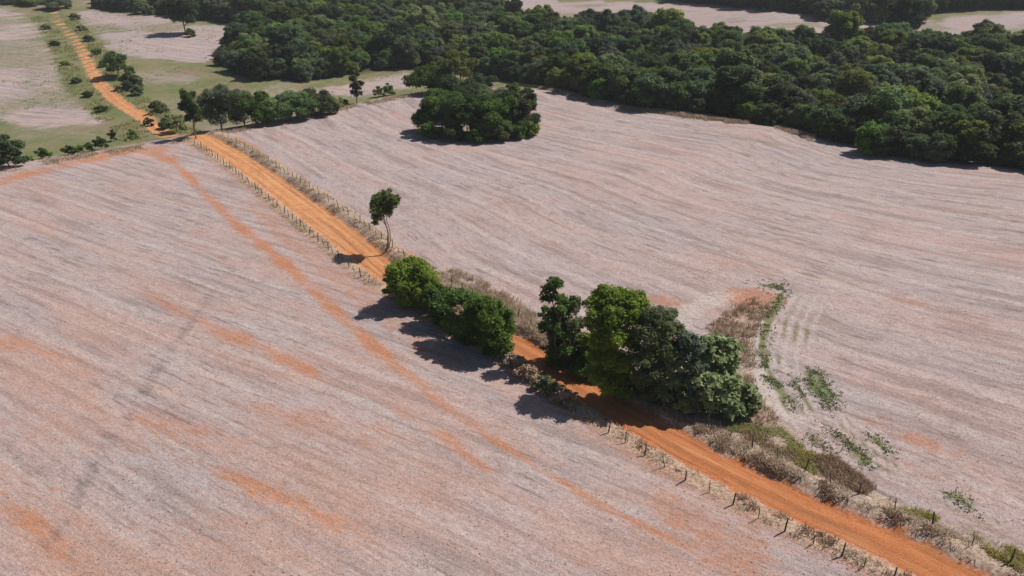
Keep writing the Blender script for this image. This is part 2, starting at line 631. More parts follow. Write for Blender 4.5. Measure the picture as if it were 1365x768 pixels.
def trunk_mesh(name, ht, low, r, rng, mat, blobs=None, lean=(0, 0), limbs=4):
    top_z = low + (ht - low) * .55
    pts = [(0, 0, -.3), (lean[0] * .2 + rng.normal() * .08, lean[1] * .2, top_z * .35), (lean[0] * .6 + rng.normal() * .12, lean[1] * .6, top_z * .7), (lean[0], lean[1], top_z)]
    parts = [tube_arrays(smooth(pts, 3), np.linspace(r, r * .45, 10), 6)]
    if blobs:
        for c, _ in blobs[::max(1, len(blobs) // limbs)]:
            c = np.asarray(c)
            st = np.array([lean[0] * .4, lean[1] * .4, min(top_z * .6, max(.3, c[2] * .6))])
            md = (st + c) / 2 + np.array([0, 0, .15 * rng.random()])
            parts.append(tube_arrays([st, md, c], [r * .5, r * .32, r * .12], 6))
    V, F = join_arrays(parts)
    return np_mesh(name, V, F, mat, smooth_=True)

# ------------------------------------------------------------------ ground sheet
def axis(fine0, fine1, step, lo, hi, grow):
    a = list(np.arange(fine0, fine1 + 1e-6, step))
    s, v = step, fine1
    up = []
    while v < hi:
        s *= grow
        v += s
        up.append(v)
    s, v = step, fine0
    dn = []
    while v > lo:
        s *= grow
        v -= s
        dn.append(v)
    return np.array(dn[::-1] + a + up)


gx = axis(-84, 62, .55, -3000, 3000, 1.045)
gy = axis(38, 186, .55, -1200, 4000, 1.035)
X, Y = np.meshgrid(gx, gy)
x, y = X.ravel(), Y.ravel()
ro, ral = road_prof(x, y)
hw = half_w(ral)
z = h(x, y)
nx, ny = len(gx), len(gy)
ii = np.arange(nx * ny).reshape(ny, nx)
F = np.stack([ii[:-1, :-1], ii[:-1, 1:], ii[1:, 1:], ii[1:, :-1]], -1).reshape(-1, 4)

s_b = beyond(x, y)
left = ro < 0
near = s_b < 6
A = {}
ang = math.radians(-32)
ru_l = -math.sin(ang) * x + math.cos(ang) * y
df = seg_dist(x, y, FRONT)
dr = np.abs(ro)
ru_r = 75 * dr / (dr + df + 1e-6)
A['ru'] = np.where(left & near, ru_l, np.where(near, ru_r, y * .9 + x * .3))
a2 = math.radians(-42)
rv = math.cos(a2) * x + math.sin(a2) * y
rv_l = math.cos(ang) * x + math.sin(ang) * y
A['rv'] = np.where(left & near, rv_l, rv)


def line(pxs, w, amt, soft=.5, n=5):
    """mark along a surveyed line: amount amt within half-width w, feathered"""
    P = smooth(W(pxs), n)
    lo, hi = P.min(0) - w * 3 - 2, P.max(0) + w * 3 + 2
    m = (x > lo[0]) & (x < hi[0]) & (y > lo[1]) & (y < hi[1])
    out_ = np.zeros(len(x))
    d, _, al_ = seg_dist(x[m], y[m], P, True)
    Lr = np.hypot(*np.diff(P, axis=0).T).sum()
    e = min(7.0, .25 * Lr)
    tp = sstep(0, e, al_) * sstep(Lr, Lr - e, al_)
    ww = w * (.35 + .65 * tp) * (.65 + .7 * vnoise(al_, al_ * 0, 3.0, w))
    out_[m] = amt * (.45 + .55 * tp) * sstep(0, 1, (ww * (1 + soft) - d) / (2 * ww * soft)) * (tp > 0)
    return out_


def area(pxs, amt, soft=2.0):
    P = W(pxs)
    return amt * sstep(-soft, soft, poly_sd(x, y, P))


def top_of(*a):
    return np.maximum.reduce(a)


trk = top_of(
    line([(200, 200), (232, 218), (262, 247), (290, 275), (340, 320), (400, 370), (450, 418), (520, 480), (600, 545), (640, 574)], 1.25, .92, .8),
    line([(420, 388), (520, 480), (600, 545), (700, 612), (800, 672), (900, 722), (1000, 770), (1060, 800)], .62, .84, .8),
    line([(-60, 262), (0, 242), (80, 222), (150, 206), (200, 202), (240, 222)], 3.0, .80, .9),
    line([(90, 216), (130, 205), (160, 199), (205, 200), (235, 212)], 2.6, .86, .9),
    line([(180, 385), (205, 398), (260, 425), (330, 458)], 1.0, .66, .9),
    line([(260, 428), (300, 445), (330, 457), (380, 478), (420, 500), (450, 514)], 1.5, .86, .9),
    line([(420, 500), (520, 550), (560, 565)], .7, .34, .8),
    line([(500, 530), (545, 556), (600, 590), (645, 624), (690, 650)], .8, .76, .9),
    line([(260, 612), (300, 630), (370, 660), (410, 678), (460, 704), (500, 724)], 1.25, .84, .9),
    line([(-60, 630), (0, 672), (45, 700), (100, 750), (150, 800)], 1.7, .78, .9),
    line([(60, 700), (100, 745)], .8, .7, .8),
    line([(240, 300), (300, 330), (315, 338)], 1.5, .48, .9),
    line([(-40, 445), (0, 455), (60, 470), (105, 492), (140, 505)], 1.6, .62, .9),
    line([(130, 530), (200, 560), (280, 585), (330, 595), (370, 605)], 2.2, .58, .9),
    line([(200, 556), (235, 572)], 1.0, .66, .9),
    line([(300, 525), (330, 535), (420, 560), (520, 585), (560, 596)], 2.6, .56, .9),
    line([(60, 650), (90, 655)], .8, .6, .9),
)
red = top_of(
    line([(330, 270), (420, 345), (500, 410), (600, 480), (660, 500)], 2.4, .50, .8),
    line([(150, 196), (270, 210), (330, 260)], 3.5, .30, .8),
    line([(860, 640), (910, 690), (990, 740), (1060, 790)], 3.0, .62, .8),
    line([(780, 640), (850, 690), (950, 760)], 1.5, .34, .8),
    line([(1195, 575), (1230, 588), (1265, 606)], 1.6, .66, .9),
    line([(850, 398), (880, 400), (915, 408)], 2.4, .64, .9),
    line([(965, 405), (990, 398), (1010, 398), (1034, 404), (1044, 410)], 3.2, 1.15, .6),
    line([(1120, 540), (1200, 575), (1365, 640)], 2.2, .42, .9),
    line([(1180, 610), (1280, 650), (1365, 690)], 1.6, .30, .9),
    line([(1160, 396), (1210, 402), (1260, 412)], 1.8, .42, .9),
    line([(1250, 350), (1330, 372), (1400, 390)], 2.5, .34, .9),
    line([(470, 318), (490, 326), (512, 338), (545, 348), (560, 356)], 2.6, 1.3, .6),
    line([(288, 180), (318, 188), (350, 206)], 2.0, .9, .8),
    line([(200, 192), (240, 190), (268, 188)], 2.2, .5, .8),
    line([(200, 640), (300, 700), (420, 760)], 6, .30, .9),
    line([(30, 560), (180, 600), (320, 620)], 5, .26, .9),
)
pink = np.clip(np.where(left, .40 + .45 * sstep(125, 60, y), .10) + .22 * sstep(.4, .7, vnoise(x, y, 25, 1)) + np.where(~left, .35 * sstep(15, 35, x) * sstep(125, 100, y), 0), 0, 1) * (s_b < 0)
dark = top_of(
    line([(290, 375), (283, 388), (262, 420), (235, 455), (205, 500), (185, 530), (165, 560)], 1.0, .74, .9),
    line([(195, 520), (150, 580), (120, 630), (90, 690), (60, 735), (40, 765)], 1.2, .78, .9),
    line([(195, 670), (215, 650)], .9, .55, .9),
    line([(20, 310), (55, 325), (95, 341)], .55, .75, .9),
    line([(95, 341), (200, 372), (300, 400)], .5, .42, .9),
    line([(0, 600), (60, 645), (150, 700), (260, 760)], 1.6, .34, .9),
    line([(150, 560), (240, 590), (330, 610)], 1.2, .36, .9),
    line([(420, 370), (500, 440), (560, 500), (640, 570)], .5, .42, .9),
    line([(560, 500), (700, 640), (820, 720)], .9, .25, .9),
    line([(660, 230), (700, 240)], 1.4, .45, .9),
    line([(850, 260), (950, 300), (1050, 320), (1150, 335)], 1.2, .38, .9),
    line([(900, 240), (1000, 275), (1150, 310), (1300, 345)], .9, .36, .9),
    line([(1040, 225), (1150, 235), (1230, 238)], 1.4, .42, .9),
    line([(1090, 255), (1240, 266)], .7, .5, .9),
    line([(740, 150), (850, 185), (960, 205)], 1.6, .34, .9),
    line([(760, 145), (900, 170), (1000, 190)], 1.4, .36, .9),
    line([(1140, 515), (1240, 560), (1365, 615)], .6, .5, .9),
    line([(700, 200), (800, 240), (880, 290)], .9, .30, .9),
)
CURVE = smooth(W([(1050, 378), (1040, 395), (1022, 430), (1011, 465), (1015, 505), (1038, 548), (1085, 596), (1150, 645), (1240, 700), (1340, 760)]), 6)
cd, cside, cal = seg_dist(x, y, CURVE, True)
in_strip = (cside > 0) & (cd < 10)
fade = sstep(9.5, 5, cd) * sstep(0, 4, cal) * sstep(95, 40, cal)
stripe = .5 + .5 * np.sin(cd * 2 * math.pi / 1.35 + (vnoise(x, y, 4) - .5) * 2)
pale = np.where(in_strip, fade * (.05 + .55 * stripe) * (1 - .35 * sstep(30, 60, cal)), 0)
pale = top_of(pale, line([(1046, 396), (1022, 430), (1011, 465), (1015, 505), (1030, 535), (1060, 570)], 1.0, 1.35, .5),
              line([(880, 440), (920, 415), (960, 396), (995, 388)], 2.2, .75, .9),
              line([(790, 330), (900, 360), (1000, 372)], 3.5, .35, .9),
              area([(80, 198), (85, 190), (105, 186), (112, 192)], .5, 2))
green = np.zeros(len(x))
green = np.where(in_strip, fade * .74 * (1 - stripe) * sstep(.35, .6, vnoise(x, y, 5, 3)), 0)
WEED_LINES = [([(1048, 380), (1036, 405), (1024, 430), (1016, 462), (1020, 488), (1032, 515)], .55), ([(1072, 490), (1090, 520), (1108, 545)], .7),
              ([(1086, 492), (1100, 515), (1116, 535)], .5), ([(1020, 485), (1040, 520), (1062, 545)], .5), ([(1075, 578), (1095, 595), (1106, 602)], .6),
              ([(1100, 575), (1130, 590), (1145, 605)], .7), ([(1160, 578), (1186, 606)], .5), ([(1015, 380), (1048, 384)], .9), ([(1138, 600), (1158, 622)], .6),
              ([(1052, 500), (1075, 535)], .4), ([(1260, 655), (1300, 680)], .6)]
for pl, wd in WEED_LINES:
    green = top_of(green, line(pl, wd, .85, .9))
green = top_of(green, line([(930, 172), (1000, 186), (1060, 198)], 2.4, .50, .9), line([(740, 136), (820, 160), (900, 178)], 1.6, .40, .9), line([(1080, 205), (1180, 226), (1280, 240)], 1.4, .36, .9), line([(1290, 280), (1365, 298), (1420, 310)], .8, .55, .9),
               line([(770, 135), (900, 165), (1000, 180)], 3.0, .22, .9), line([(1010, 600), (1050, 605), (1085, 625)], 1.2, .6, .8))
WEDGE = W([(945, 440), (985, 402), (1040, 398), (1012, 440), (1003, 480), (1012, 520), (1045, 562), (1100, 612), (1165, 655), (1110, 645), (1060, 628), (1000, 598), (930, 560), (885, 540), (900, 480)])
brown = .62 * sstep(-.8, 1.0, poly_sd(x, y, WEDGE)) * (1 - sstep(.5, .9, red))
GROVE_PX = [(556, 180), (590, 187), (640, 189), (690, 184), (716, 172), (716, 155), (690, 142), (640, 138), (590, 142), (560, 158)]
green = top_of(green, area(GROVE_PX, .45, 1.5))
brown = top_of(brown, line([(690, 186), (722, 172), (722, 150)], 1.2, .45, .9))
# verges
a_r = np.abs(ro) - hw
onnear = ral > RUN_CREST - 8
vr = np.where(~left, sstep(-.3, .5, a_r) * sstep(5.2, 3.2, a_r), sstep(-.1, .5, a_r) * sstep(3.6, 2.2, a_r)) * onnear
brown = top_of(brown, vr * (.55 + .35 * vnoise(x, y, 2.5)))
pale = top_of(pale, vr * .45 * vnoise(x, y, 3.3, 4))
red = top_of(red, np.where(left, sstep(.2, .8, a_r) * sstep(4.6, 2.4, a_r) * .62, 0) * onnear)
# beyond the crest
val = sstep(2, 10, s_b)
edge_strip = sstep(-6, 1, s_b) * sstep(14, 3, s_b)
brown = top_of(brown, edge_strip * .55 * vnoise(x, y, 4))
FIELDS = [[(-400, 60), (-60, 8), (0, 12), (40, 14), (66, 50), (88, 92), (112, 128), (135, 150), (110, 164), (60, 172), (0, 160), (-300, 190)],
          [(96, 20), (118, 12), (200, 22), (300, 38), (296, 62), (262, 82), (215, 76), (160, 72), (138, 66), (112, 38)],
          [(440, 122), (480, 110), (545, 100), (560, 106), (520, 116), (470, 128)],
          [(560, -30), (700, -6), (900, 4), (1000, 14), (1120, 22), (1240, 28), (1290, 18), (1480, 18), (1480, 90), (1200, 90), (900, 70), (690, 45), (600, 20)]]
fm = np.zeros(len(x))
for k, f in enumerate(FIELDS):
    Pw = W([(p[0], max(p[1], -40)) for p in f])
    fm = np.maximum(fm, sstep(-4, 5, poly_sd(x, y, Pw) + (vnoise(x, y, 14, 2) - .5) * 14 + (vnoise(x, y, 5, 6) - .5) * 7))
gr_v = val * (1 - fm)
green = top_of(green, gr_v * (.50 + .5 * vnoise(x, y, 18)))
brown = top_of(brown, gr_v * .75 * sstep(.45, .8, vnoise(x, y, 26, 11)))
# grass streaks inside the far fields
green = top_of(green, val * fm * (.15 + .40 * sstep(.5, .75, vnoise(x, y, 22, 8))), val * line([(0, 30), (40, 60), (70, 100), (100, 150)], 5, .5, .9),
               val * line([(20, 60), (45, 80), (40, 110), (80, 150)], 4, .5, .9), val * line([(130, 32), (165, 45)], 6, .7, .9), val * line([(165, 18), (195, 38), (215, 50)], 3, .55, .9))
dark = top_of(dark, val * line([(95, 30), (130, 50), (165, 70)], 1.5, .4, .9), val * line([(175, 25), (205, 60), (230, 70)], 1.5, .4, .9))
far_strip = (ral < RUN_CREST - 12) * sstep(.4, 1.6, a_r) * sstep(11, 6, a_r + (vnoise(x, y, 9, 4) - .5) * 6)
green = top_of(green, far_strip * .9)
brown = brown * (1 - far_strip)
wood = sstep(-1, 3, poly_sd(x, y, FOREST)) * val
dark = dark * np.clip(.35 + 1.1 * vnoise(A['ru'] * 2.2, A['rv'] * .5, 2.0, 3), 0, 1.1)
A.update(trk=trk * near * (.62 + .55 * vnoise(x * .6 + y * .8, x * .8 - y * .6, 4.5, 6)), red=red * near, pink=pink, dark=dark, pale=pale, green=np.clip(green, 0, 1), brown=brown, wood=wood,
         road=a_r, light=np.clip(1 - (ral - RUN_CREST - 60) / 75, 0, 1))
g_me = np_mesh('ground', np.column_stack([x, y, z]), F, M['ground'], A, True)
ground = tag(obj('ground', g_me), 'pale pinkish harvested farmland ground with orange wheel tracks', 'ground', kind='structure')

# road strip
def road_strip():
    P = ROAD
    n_sub = 6
    fine_p = smooth(P[::1], 2)
    d = np.gradient(fine_p, axis=0)
    d /= np.linalg.norm(d, axis=1)[:, None]
    nrm = np.column_stack([-d[:, 1], d[:, 0]])
    run = np.concatenate([[0], np.cumsum(np.hypot(*np.diff(fine_p, axis=0).T))])
    us = np.linspace(-1, 1, 13)
    V, at_u, at_v = [], [], []
    for p, nn, r_ in zip(fine_p, nrm, run):
        hw_ = float(half_w(np.array(r_)))
        jl = (vnoise(r_, 3.0, 2.4) - .5) * 1.1 + (vnoise(r_, 9.0, 9.0) - .5) * 1.0
        jr = (vnoise(r_, 50.0, 2.1) - .5) * 1.1 + (vnoise(r_, 70.0, 8.0) - .5) * 1.0
        for u in us:
            o = u * (hw_ + (jr if u > 0 else jl) * abs(u))
            q = p + nn * o
            V.append((q[0], q[1], 0))
            at_u.append(o)
            at_v.append(r_)
    V = np.array(V)
    au, av = np.array(at_u), np.array(at_v)
    e = np.tile(np.abs(us), len(fine_p))
    rut = -.05 * np.exp(-((np.abs(au) - .85) / .28) ** 2) + .05 * np.exp(-(au / .5) ** 2)
    V[:, 2] = h(V[:, 0], V[:, 1]) + .06 + rut + (vnoise(V[:, 0], V[:, 1], .9) - .5) * .04 - .14 * sstep(.86, 1.0, e)
    m = len(us)
    k = np.arange(len(fine_p) * m).reshape(-1, m)
    Fr = np.stack([k[:-1, :-1], k[:-1, 1:], k[1:, 1:], k[1:, :-1]], -1).reshape(-1, 4)
    lt = np.clip(1 - (av - RUN_CREST - 60) / 75, 0, 1)
    return np_mesh('dirt_road', V, Fr, M['road'], {'across': au, 'along': av, 'light': lt}, True)


tag(obj('dirt_road', road_strip()), 'orange dirt road running between the two stubble fields', 'road', kind='structure')

# ------------------------------------------------------------------ single trees and shrubs
def hpx(b, px_h, base_px):
    """height in metres of something px_h tall standing at base b"""
    zb = float(h0(*b))
    p = at(base_px[0], base_px[1] - px_h, b[1])
    return p[2] - zb


def scale_at(b):
    """metres per picture element at that place"""
    zc = b[1] * math.cos(PITCH) + (CAM_H - float(h0(*b))) * math.sin(PITCH)
    return zc / FPX


def plant(name, cat, label, bp, wpx, hp, low, kind, leaf, seed, cover=1.5, n=11, group=None, trunk=True, bark='bark', flat=.85, lump=.4, core=.66, droop=0., depth=1.0):
    """a tree or shrub with trunk and crown at a surveyed base point"""
    rng = np.random.default_rng(seed)
    b = ground_at(*bp)
    s = scale_at(b)
    w, ht = wpx * s, hpx(b, hp, bp)
    root = empty(name, (b[0], b[1] + w * .25 * depth, float(h(b[0], b[1] + w * .25 * depth)) - .05), label, cat, group)
    bl = tree_blobs(w, ht, low * ht, rng, n, flat)
    obj('crown', crown_mesh('crown', bl, M[kind], leaf, cover, rng, lump=lump, core=core, droop=droop), root)
    if trunk:
        obj('trunk', trunk_mesh('trunk', ht, max(low * ht, .4), max(.05, ht * .018), rng, M[bark], bl), root)
    return root


def clump_tree(name, cat, label, bp, clumps, kind, leaf, seed, stems, cover=1.7, bark='bark', group=None, **kw):
    """a tree described by its foliage clumps (px, py, radius px, metres nearer or farther) and stems"""
    rng = np.random.default_rng(seed)
    b = ground_at(*bp)
    zb = float(h(*b))
    root = empty(name, (b[0], b[1], zb - .05), label, cat, group)
    bl = []
    for c in clumps:
        px, py, r, off = c[:4]
        k = kind if len(c) < 5 else c[4]
        p = at(px, py, b[1] + off) - np.array([b[0], b[1], zb])
        s = scale_at(b) * r
        bl.append((k, (p, (s, s, s * .85))))
    ext = []
    for k, (p, r) in bl:
        for _ in range(4):
            d = rng.normal(size=3)
            d /= np.linalg.norm(d)
            d[2] = abs(d[2]) * .9 - .15
            f = rng.uniform(.22, .46)
            q_ = np.asarray(p) + d * np.asarray(r) * rng.uniform(.85, 1.22)
            if q_[2] > .3:
                ext.append((k, (q_, tuple(np.asarray(r) * f))))
    bl = bl + ext
    kinds = []
    for k, _ in bl:
        if k not in kinds:
            kinds.append(k)
    for k in kinds:
        obj('crown' if k == kind else 'foliage_clump', crown_mesh('crown', [q for kk, q in bl if kk == k], M[k], leaf, cover, rng, **kw), root)
    parts = []
    for st in stems:
        pts, rads = [], []
        for px, py, off, r in st:
            if py is None:
                p = np.array([px, off, -.3])
            else:
                p = at(px, py, b[1] + off) - np.array([b[0], b[1], zb])
            pts.append(p)
            rads.append(r)
        sp = smooth(pts, 4)
        rr = np.interp(np.linspace(0, 1, len(sp)), np.linspace(0, 1, len(rads)), rads)
        parts.append(tube_arrays(sp, rr, 8))
    V, F_ = join_arrays(parts)
    obj('trunk', np_mesh('trunk', V, F_, M[bark], smooth_=True), root)
    return root


# the slim tree alone by the road
clump_tree('slim_tree', 'tree', 'slim leaning tree with a small round crown standing alone beside the orange road', (513, 337),
           [(508, 266, 13, 0), (520, 269, 12, .6), (503, 277, 11, -.6), (513, 281, 11, .4), (524, 266, 9, -.3), (503, 289, 8, .3), (515, 260, 9, .2), (500, 297, 5, 0), (510, 275, 13, .8)],
           'olive', .30, 11,
           [[(513, 340, 0, .17), (517, 325, 0, .14), (517, 308, .1, .11), (512, 292, 0, .09), (510, 272, 0, .04)], [(514, 338, .1, .11), (520, 322, .3, .09), (519, 305, .4, .07), (515, 290, .4, .05), (522, 268, .4, .03)],
            [(514, 300, 0, .05), (505, 285, -.2, .03), (503, 276, -.4, .02)]], cover=1.15, bark='pale_bark', core=.45)

# thick row of shrubs on the left verge
clump_tree('verge_tree', 'tree', 'bushy bright green tree of the verge hedge nearest the slim tree', (552, 408),
           [(535, 362, 20, 0), (552, 360, 21, .8), (525, 370, 14, -.6), (545, 378, 20, -.8), (566, 372, 19, .6), (530, 384, 15, -.6), (560, 390, 18, -.6), (575, 384, 15, 1), (545, 395, 15, -.8), (540, 402, 11, .4), (562, 406, 12, .4), (574, 400, 12, 1)],
           'bright', .34, 21, [[(550, 412, 0, .16), (548, 395, 0, .12), (545, 375, 0, .06)], [(552, 412, 0, .12), (560, 392, .2, .09), (564, 375, .4, .04)]], cover=1.5)
clump_tree('verge_tree', 'tree', 'deep green low tree in the middle of the verge hedge', (592, 432),
           [(582, 392, 17, .6), (597, 396, 18, .8), (578, 402, 15, -.6), (592, 408, 17, -.9), (606, 408, 16, .4), (584, 415, 12, -1), (602, 420, 13, -.8), (586, 426, 11, .2), (606, 430, 12, .2)],
           'deep', .34, 22, [[(592, 436, 0, .14), (590, 418, 0, .10), (588, 400, 0, .05)]], cover=1.5)
clump_tree('verge_tree', 'tree', 'broad dark green tree with dead brown sprigs in the verge hedge', (632, 458),
           [(612, 398, 16, 1.2), (628, 402, 19, .8), (612, 415, 17, -.4), (630, 420, 21, -.8), (646, 414, 18, .6), (618, 434, 16, -1), (638, 440, 18, -1.2), (606, 428, 13, -.6), (622, 452, 12, .2), (640, 458, 12, .2), (608, 442, 11, 0), (611, 413, 7, -1.5, 'rust')],
           'deep', .34, 23, [[(632, 462, 0, .17), (630, 440, 0, .13), (628, 415, 0, .06)], [(634, 462, 0, .12), (642, 440, 0, .09), (646, 418, 0, .04)]], cover=1.5)
clump_tree('verge_tree', 'tree', 'tall leafy tree closing the verge hedge by the road gap', (668, 474),
           [(652, 412, 17, .8), (668, 422, 17, .6), (656, 430, 19, -.6), (674, 436, 14, .4), (650, 448, 16, -.9), (668, 450, 15, -.8), (678, 462, 8, -.6), (660, 464, 10, -.9), (640, 406, 12, 1), (654, 466, 11, .4), (672, 470, 10, .4)],
           'mid', .34, 24, [[(668, 478, 0, .16), (666, 455, 0, .12), (662, 428, 0, .06)]], cover=1.5)

for i, (bx, by, w, hp, k, lab) in enumerate([(574, 420, 44, 34, 'deep', 'low bush joining the bright tree to the rest of the verge hedge'), (612, 446, 46, 36, 'mid', 'low bush under the middle of the verge hedge'),
                                             (652, 470, 44, 34, 'deep', 'low bush under the broad tree with brown sprigs'), (536, 402, 32, 30, 'mid', 'low bush under the bright tree of the verge hedge')]):
    plant('verge_bush', 'bush', lab, (bx, by), w, hp, .0, k, .32, 50 + i, n=10, trunk=False, cover=1.3)
# the clump where the road passes through shade
clump_tree('twisted_tree', 'tree', 'tall twisted many-stemmed tree with a dark tuft on top', (748, 484),
           [(740, 376, 9, 0), (733, 384, 9, .4), (746, 378, 7, .3), (728, 396, 9, .3), (740, 396, 8, 0), (750, 402, 10, .5), (733, 420, 12, .4), (726, 436, 10, .3), (760, 412, 12, .8, 'feather'),
            (768, 402, 10, 1, 'feather'), (740, 445, 13, .2), (758, 440, 12, .5, 'feather'), (750, 462, 16, .2), (738, 466, 13, .3), (766, 460, 12, .6), (783, 453, 10, 0, 'bright'), (784, 462, 10, 0, 'bright'), (772, 430, 10, .6, 'feather'), (742, 420, 10, 1.2), (752, 428, 11, 1.4, 'feather'), (738, 478, 12, .2), (754, 480, 14, .2), (768, 476, 12, .4), (745, 452, 13, 1.4), (752, 446, 9, -1.4), (738, 432, 8, -1.2), (764, 432, 8, -1, 'feather'), (748, 412, 7, -.8), (758, 468, 9, -1.5), (742, 470, 9, -1.5), (762, 448, 13, 1.4, 'feather')],
           'deep', .34, 31, [[(744, 486, -.2, .17), (740, 455, -.8, .13), (744, 425, -.8, .10), (736, 400, -.3, .07), (740, 380, 0, .04)], [(750, 486, -.3, .15), (752, 455, -1, .12), (745, 432, -1.1, .09), (754, 408, -.4, .05)],
                              [(756, 486, -.2, .13), (766, 450, -.8, .10), (768, 420, -.3, .07), (764, 404, .2, .04)], [(748, 486, -.3, .12), (732, 455, -.6, .09), (730, 425, -.4, .05)], [(754, 486, -.4, .1), (760, 460, -1.2, .08), (756, 436, -1.1, .06), (762, 415, -.6, .03)]],
           cover=1.25, bark='bark', core=.5)
clump_tree('spreading_tree', 'tree', 'large bright green rounded tree at the heart of the roadside clump', (822, 522),
           [(812, 396, 19, 1), (832, 398, 20, 1.4), (796, 404, 15, .6), (850, 408, 19, 1.2), (815, 418, 21, -.4), (838, 422, 20, -.2), (800, 432, 17, -.6), (860, 424, 15, .8), (820, 446, 20, -1.2), (800, 456, 15, -1), (840, 452, 18, -.6),
            (812, 474, 18, -1.2), (832, 482, 18, -1), (806, 492, 14, -1), (824, 504, 15, -.9), (795, 474, 14, -1.5), (796, 500, 14, -1.8), (812, 514, 15, -2), (832, 520, 14, -1.6)],
           'bright', .34, 32, [[(820, 526, 0, .26), (822, 495, 0, .21), (820, 455, 0, .14), (816, 410, .4, .06)], [(826, 526, 0, .16), (836, 480, 0, .12), (844, 425, .5, .05)]], cover=1.5)
clump_tree('dusky_tree', 'tree', 'fine-leaved dusky dark tree beside the bright rounded tree', (862, 534),
           [(868, 420, 16, 1), (888, 424, 17, 1.4), (880, 440, 20, .4), (902, 440, 14, 1), (862, 446, 17, -.4), (882, 462, 20, -.4), (862, 474, 18, -1), (898, 462, 14, .3), (874, 490, 19, -1), (856, 500, 16, -1.2), (880, 512, 15, -1), (862, 518, 13, -1)],
           'feather', .26, 33, [[(862, 538, 0, .20), (866, 505, 0, .16), (874, 460, 0, .10), (878, 425, .5, .05)], [(864, 538, 0, .13), (880, 490, 0, .10), (894, 440, .6, .04)]], cover=1.25, droop=.3)
BIG = dict(cover=1.25, droop=.35, ratio=.75, core=.6, lump=.5)
clump_tree('broad_leaf_shrub', 'shrub', 'pale broad-leaved shrub tucked against the dusky tree', (902, 538),
           [(892, 470, 13, 0), (906, 482, 13, 0), (890, 490, 12, -.5), (912, 500, 12, -.3), (896, 508, 12, -.8), (880, 500, 9, -.6), (905, 520, 10, -.8)],
           'big', .62, 34, [[(902, 542, 0, .09), (900, 515, 0, .07), (898, 480, 0, .03)]], **BIG)
clump_tree('broad_leaf_shrub', 'shrub', 'tall pale broad-leaved shrub rising behind, next to the brown grass', (950, 528),
           [(945, 458, 13, .6), (962, 456, 13, .8), (976, 462, 12, .8), (940, 472, 13, 0), (958, 474, 15, 0), (976, 480, 13, .4), (935, 488, 12, -.3), (955, 494, 14, -.3), (972, 498, 11, 0), (925, 470, 9, .4)],
           'big', .62, 35, [[(950, 532, 0, .09), (952, 500, 0, .07), (956, 465, 0, .03)]], **BIG)
clump_tree('broad_leaf_shrub', 'shrub', 'widest pale broad-leaved shrub at the end of the clump by the fence', (975, 554),
           [(930, 508, 12, 0), (948, 506, 13, .3), (966, 510, 14, .3), (985, 516, 13, .4), (1000, 524, 12, .3), (940, 524, 13, -.4), (960, 526, 15, -.5), (980, 532, 14, -.5), (1002, 538, 10, -.2), (950, 540, 12, -.8), (972, 544, 12, -.8), (990, 546, 10, -.6)],
           'big', .62, 36, [[(975, 558, 0, .09), (968, 535, 0, .07), (960, 512, 0, .03)], [(978, 558, 0, .08), (988, 538, 0, .05), (994, 522, 0, .03)]], **BIG)
clump_tree('broad_leaf_shrub', 'shrub', 'mottled greyish broad-leaved shrub between the dusky tree and the tall pale shrub', (925, 545),
           [(918, 452, 13, .8), (930, 462, 11, .4), (916, 472, 12, .2), (928, 488, 12, -.4), (920, 505, 12, -.6), (926, 524, 12, -.8)],
           'grey', .40, 37, [[(925, 549, 0, .09), (922, 515, 0, .07), (922, 462, .3, .03)]], **BIG)
clump_tree('understorey_shrub', 'shrub', 'dark shrub filling the shade between the twisted tree and the bright rounded tree', (792, 500),
           [(784, 470, 14, .8), (796, 462, 14, 1), (790, 484, 15, .2), (804, 480, 14, .4), (778, 484, 12, .2), (776, 494, 12, -.4), (806, 498, 14, -.4), (792, 500, 14, -.6), (768, 492, 10, .2), (780, 456, 9, 1.2, 'bright'), (786, 450, 9, 1.2, 'bright')], 'deep', .32, 38, [[(792, 503, 0, .07), (792, 488, 0, .05), (793, 474, .5, .02)]], cover=1.3)
for i, (bx, by, w, hp, k, lab) in enumerate([
        (842, 534, 44, 30, 'deep', 'dark low bush at the foot of the bright rounded tree'), (868, 542, 40, 28, 'feather', 'dusky low bush at the foot of the dusky tree'),
        (896, 546, 36, 30, 'mid', 'leafy low bush under the pale shrub against the dusky tree'), (932, 552, 40, 30, 'mid', 'leafy low bush under the mottled greyish shrub'),
        (962, 560, 44, 24, 'mid', 'leafy low bush in the shade of the widest pale shrub'), (996, 558, 34, 26, 'mid', 'low bush at the tip of the clump next to the green grass')]):
    plant('understorey_bush', 'bush', lab, (bx, by), w, hp, .0, k, .32, 60 + i, n=9, trunk=False, cover=1.3)
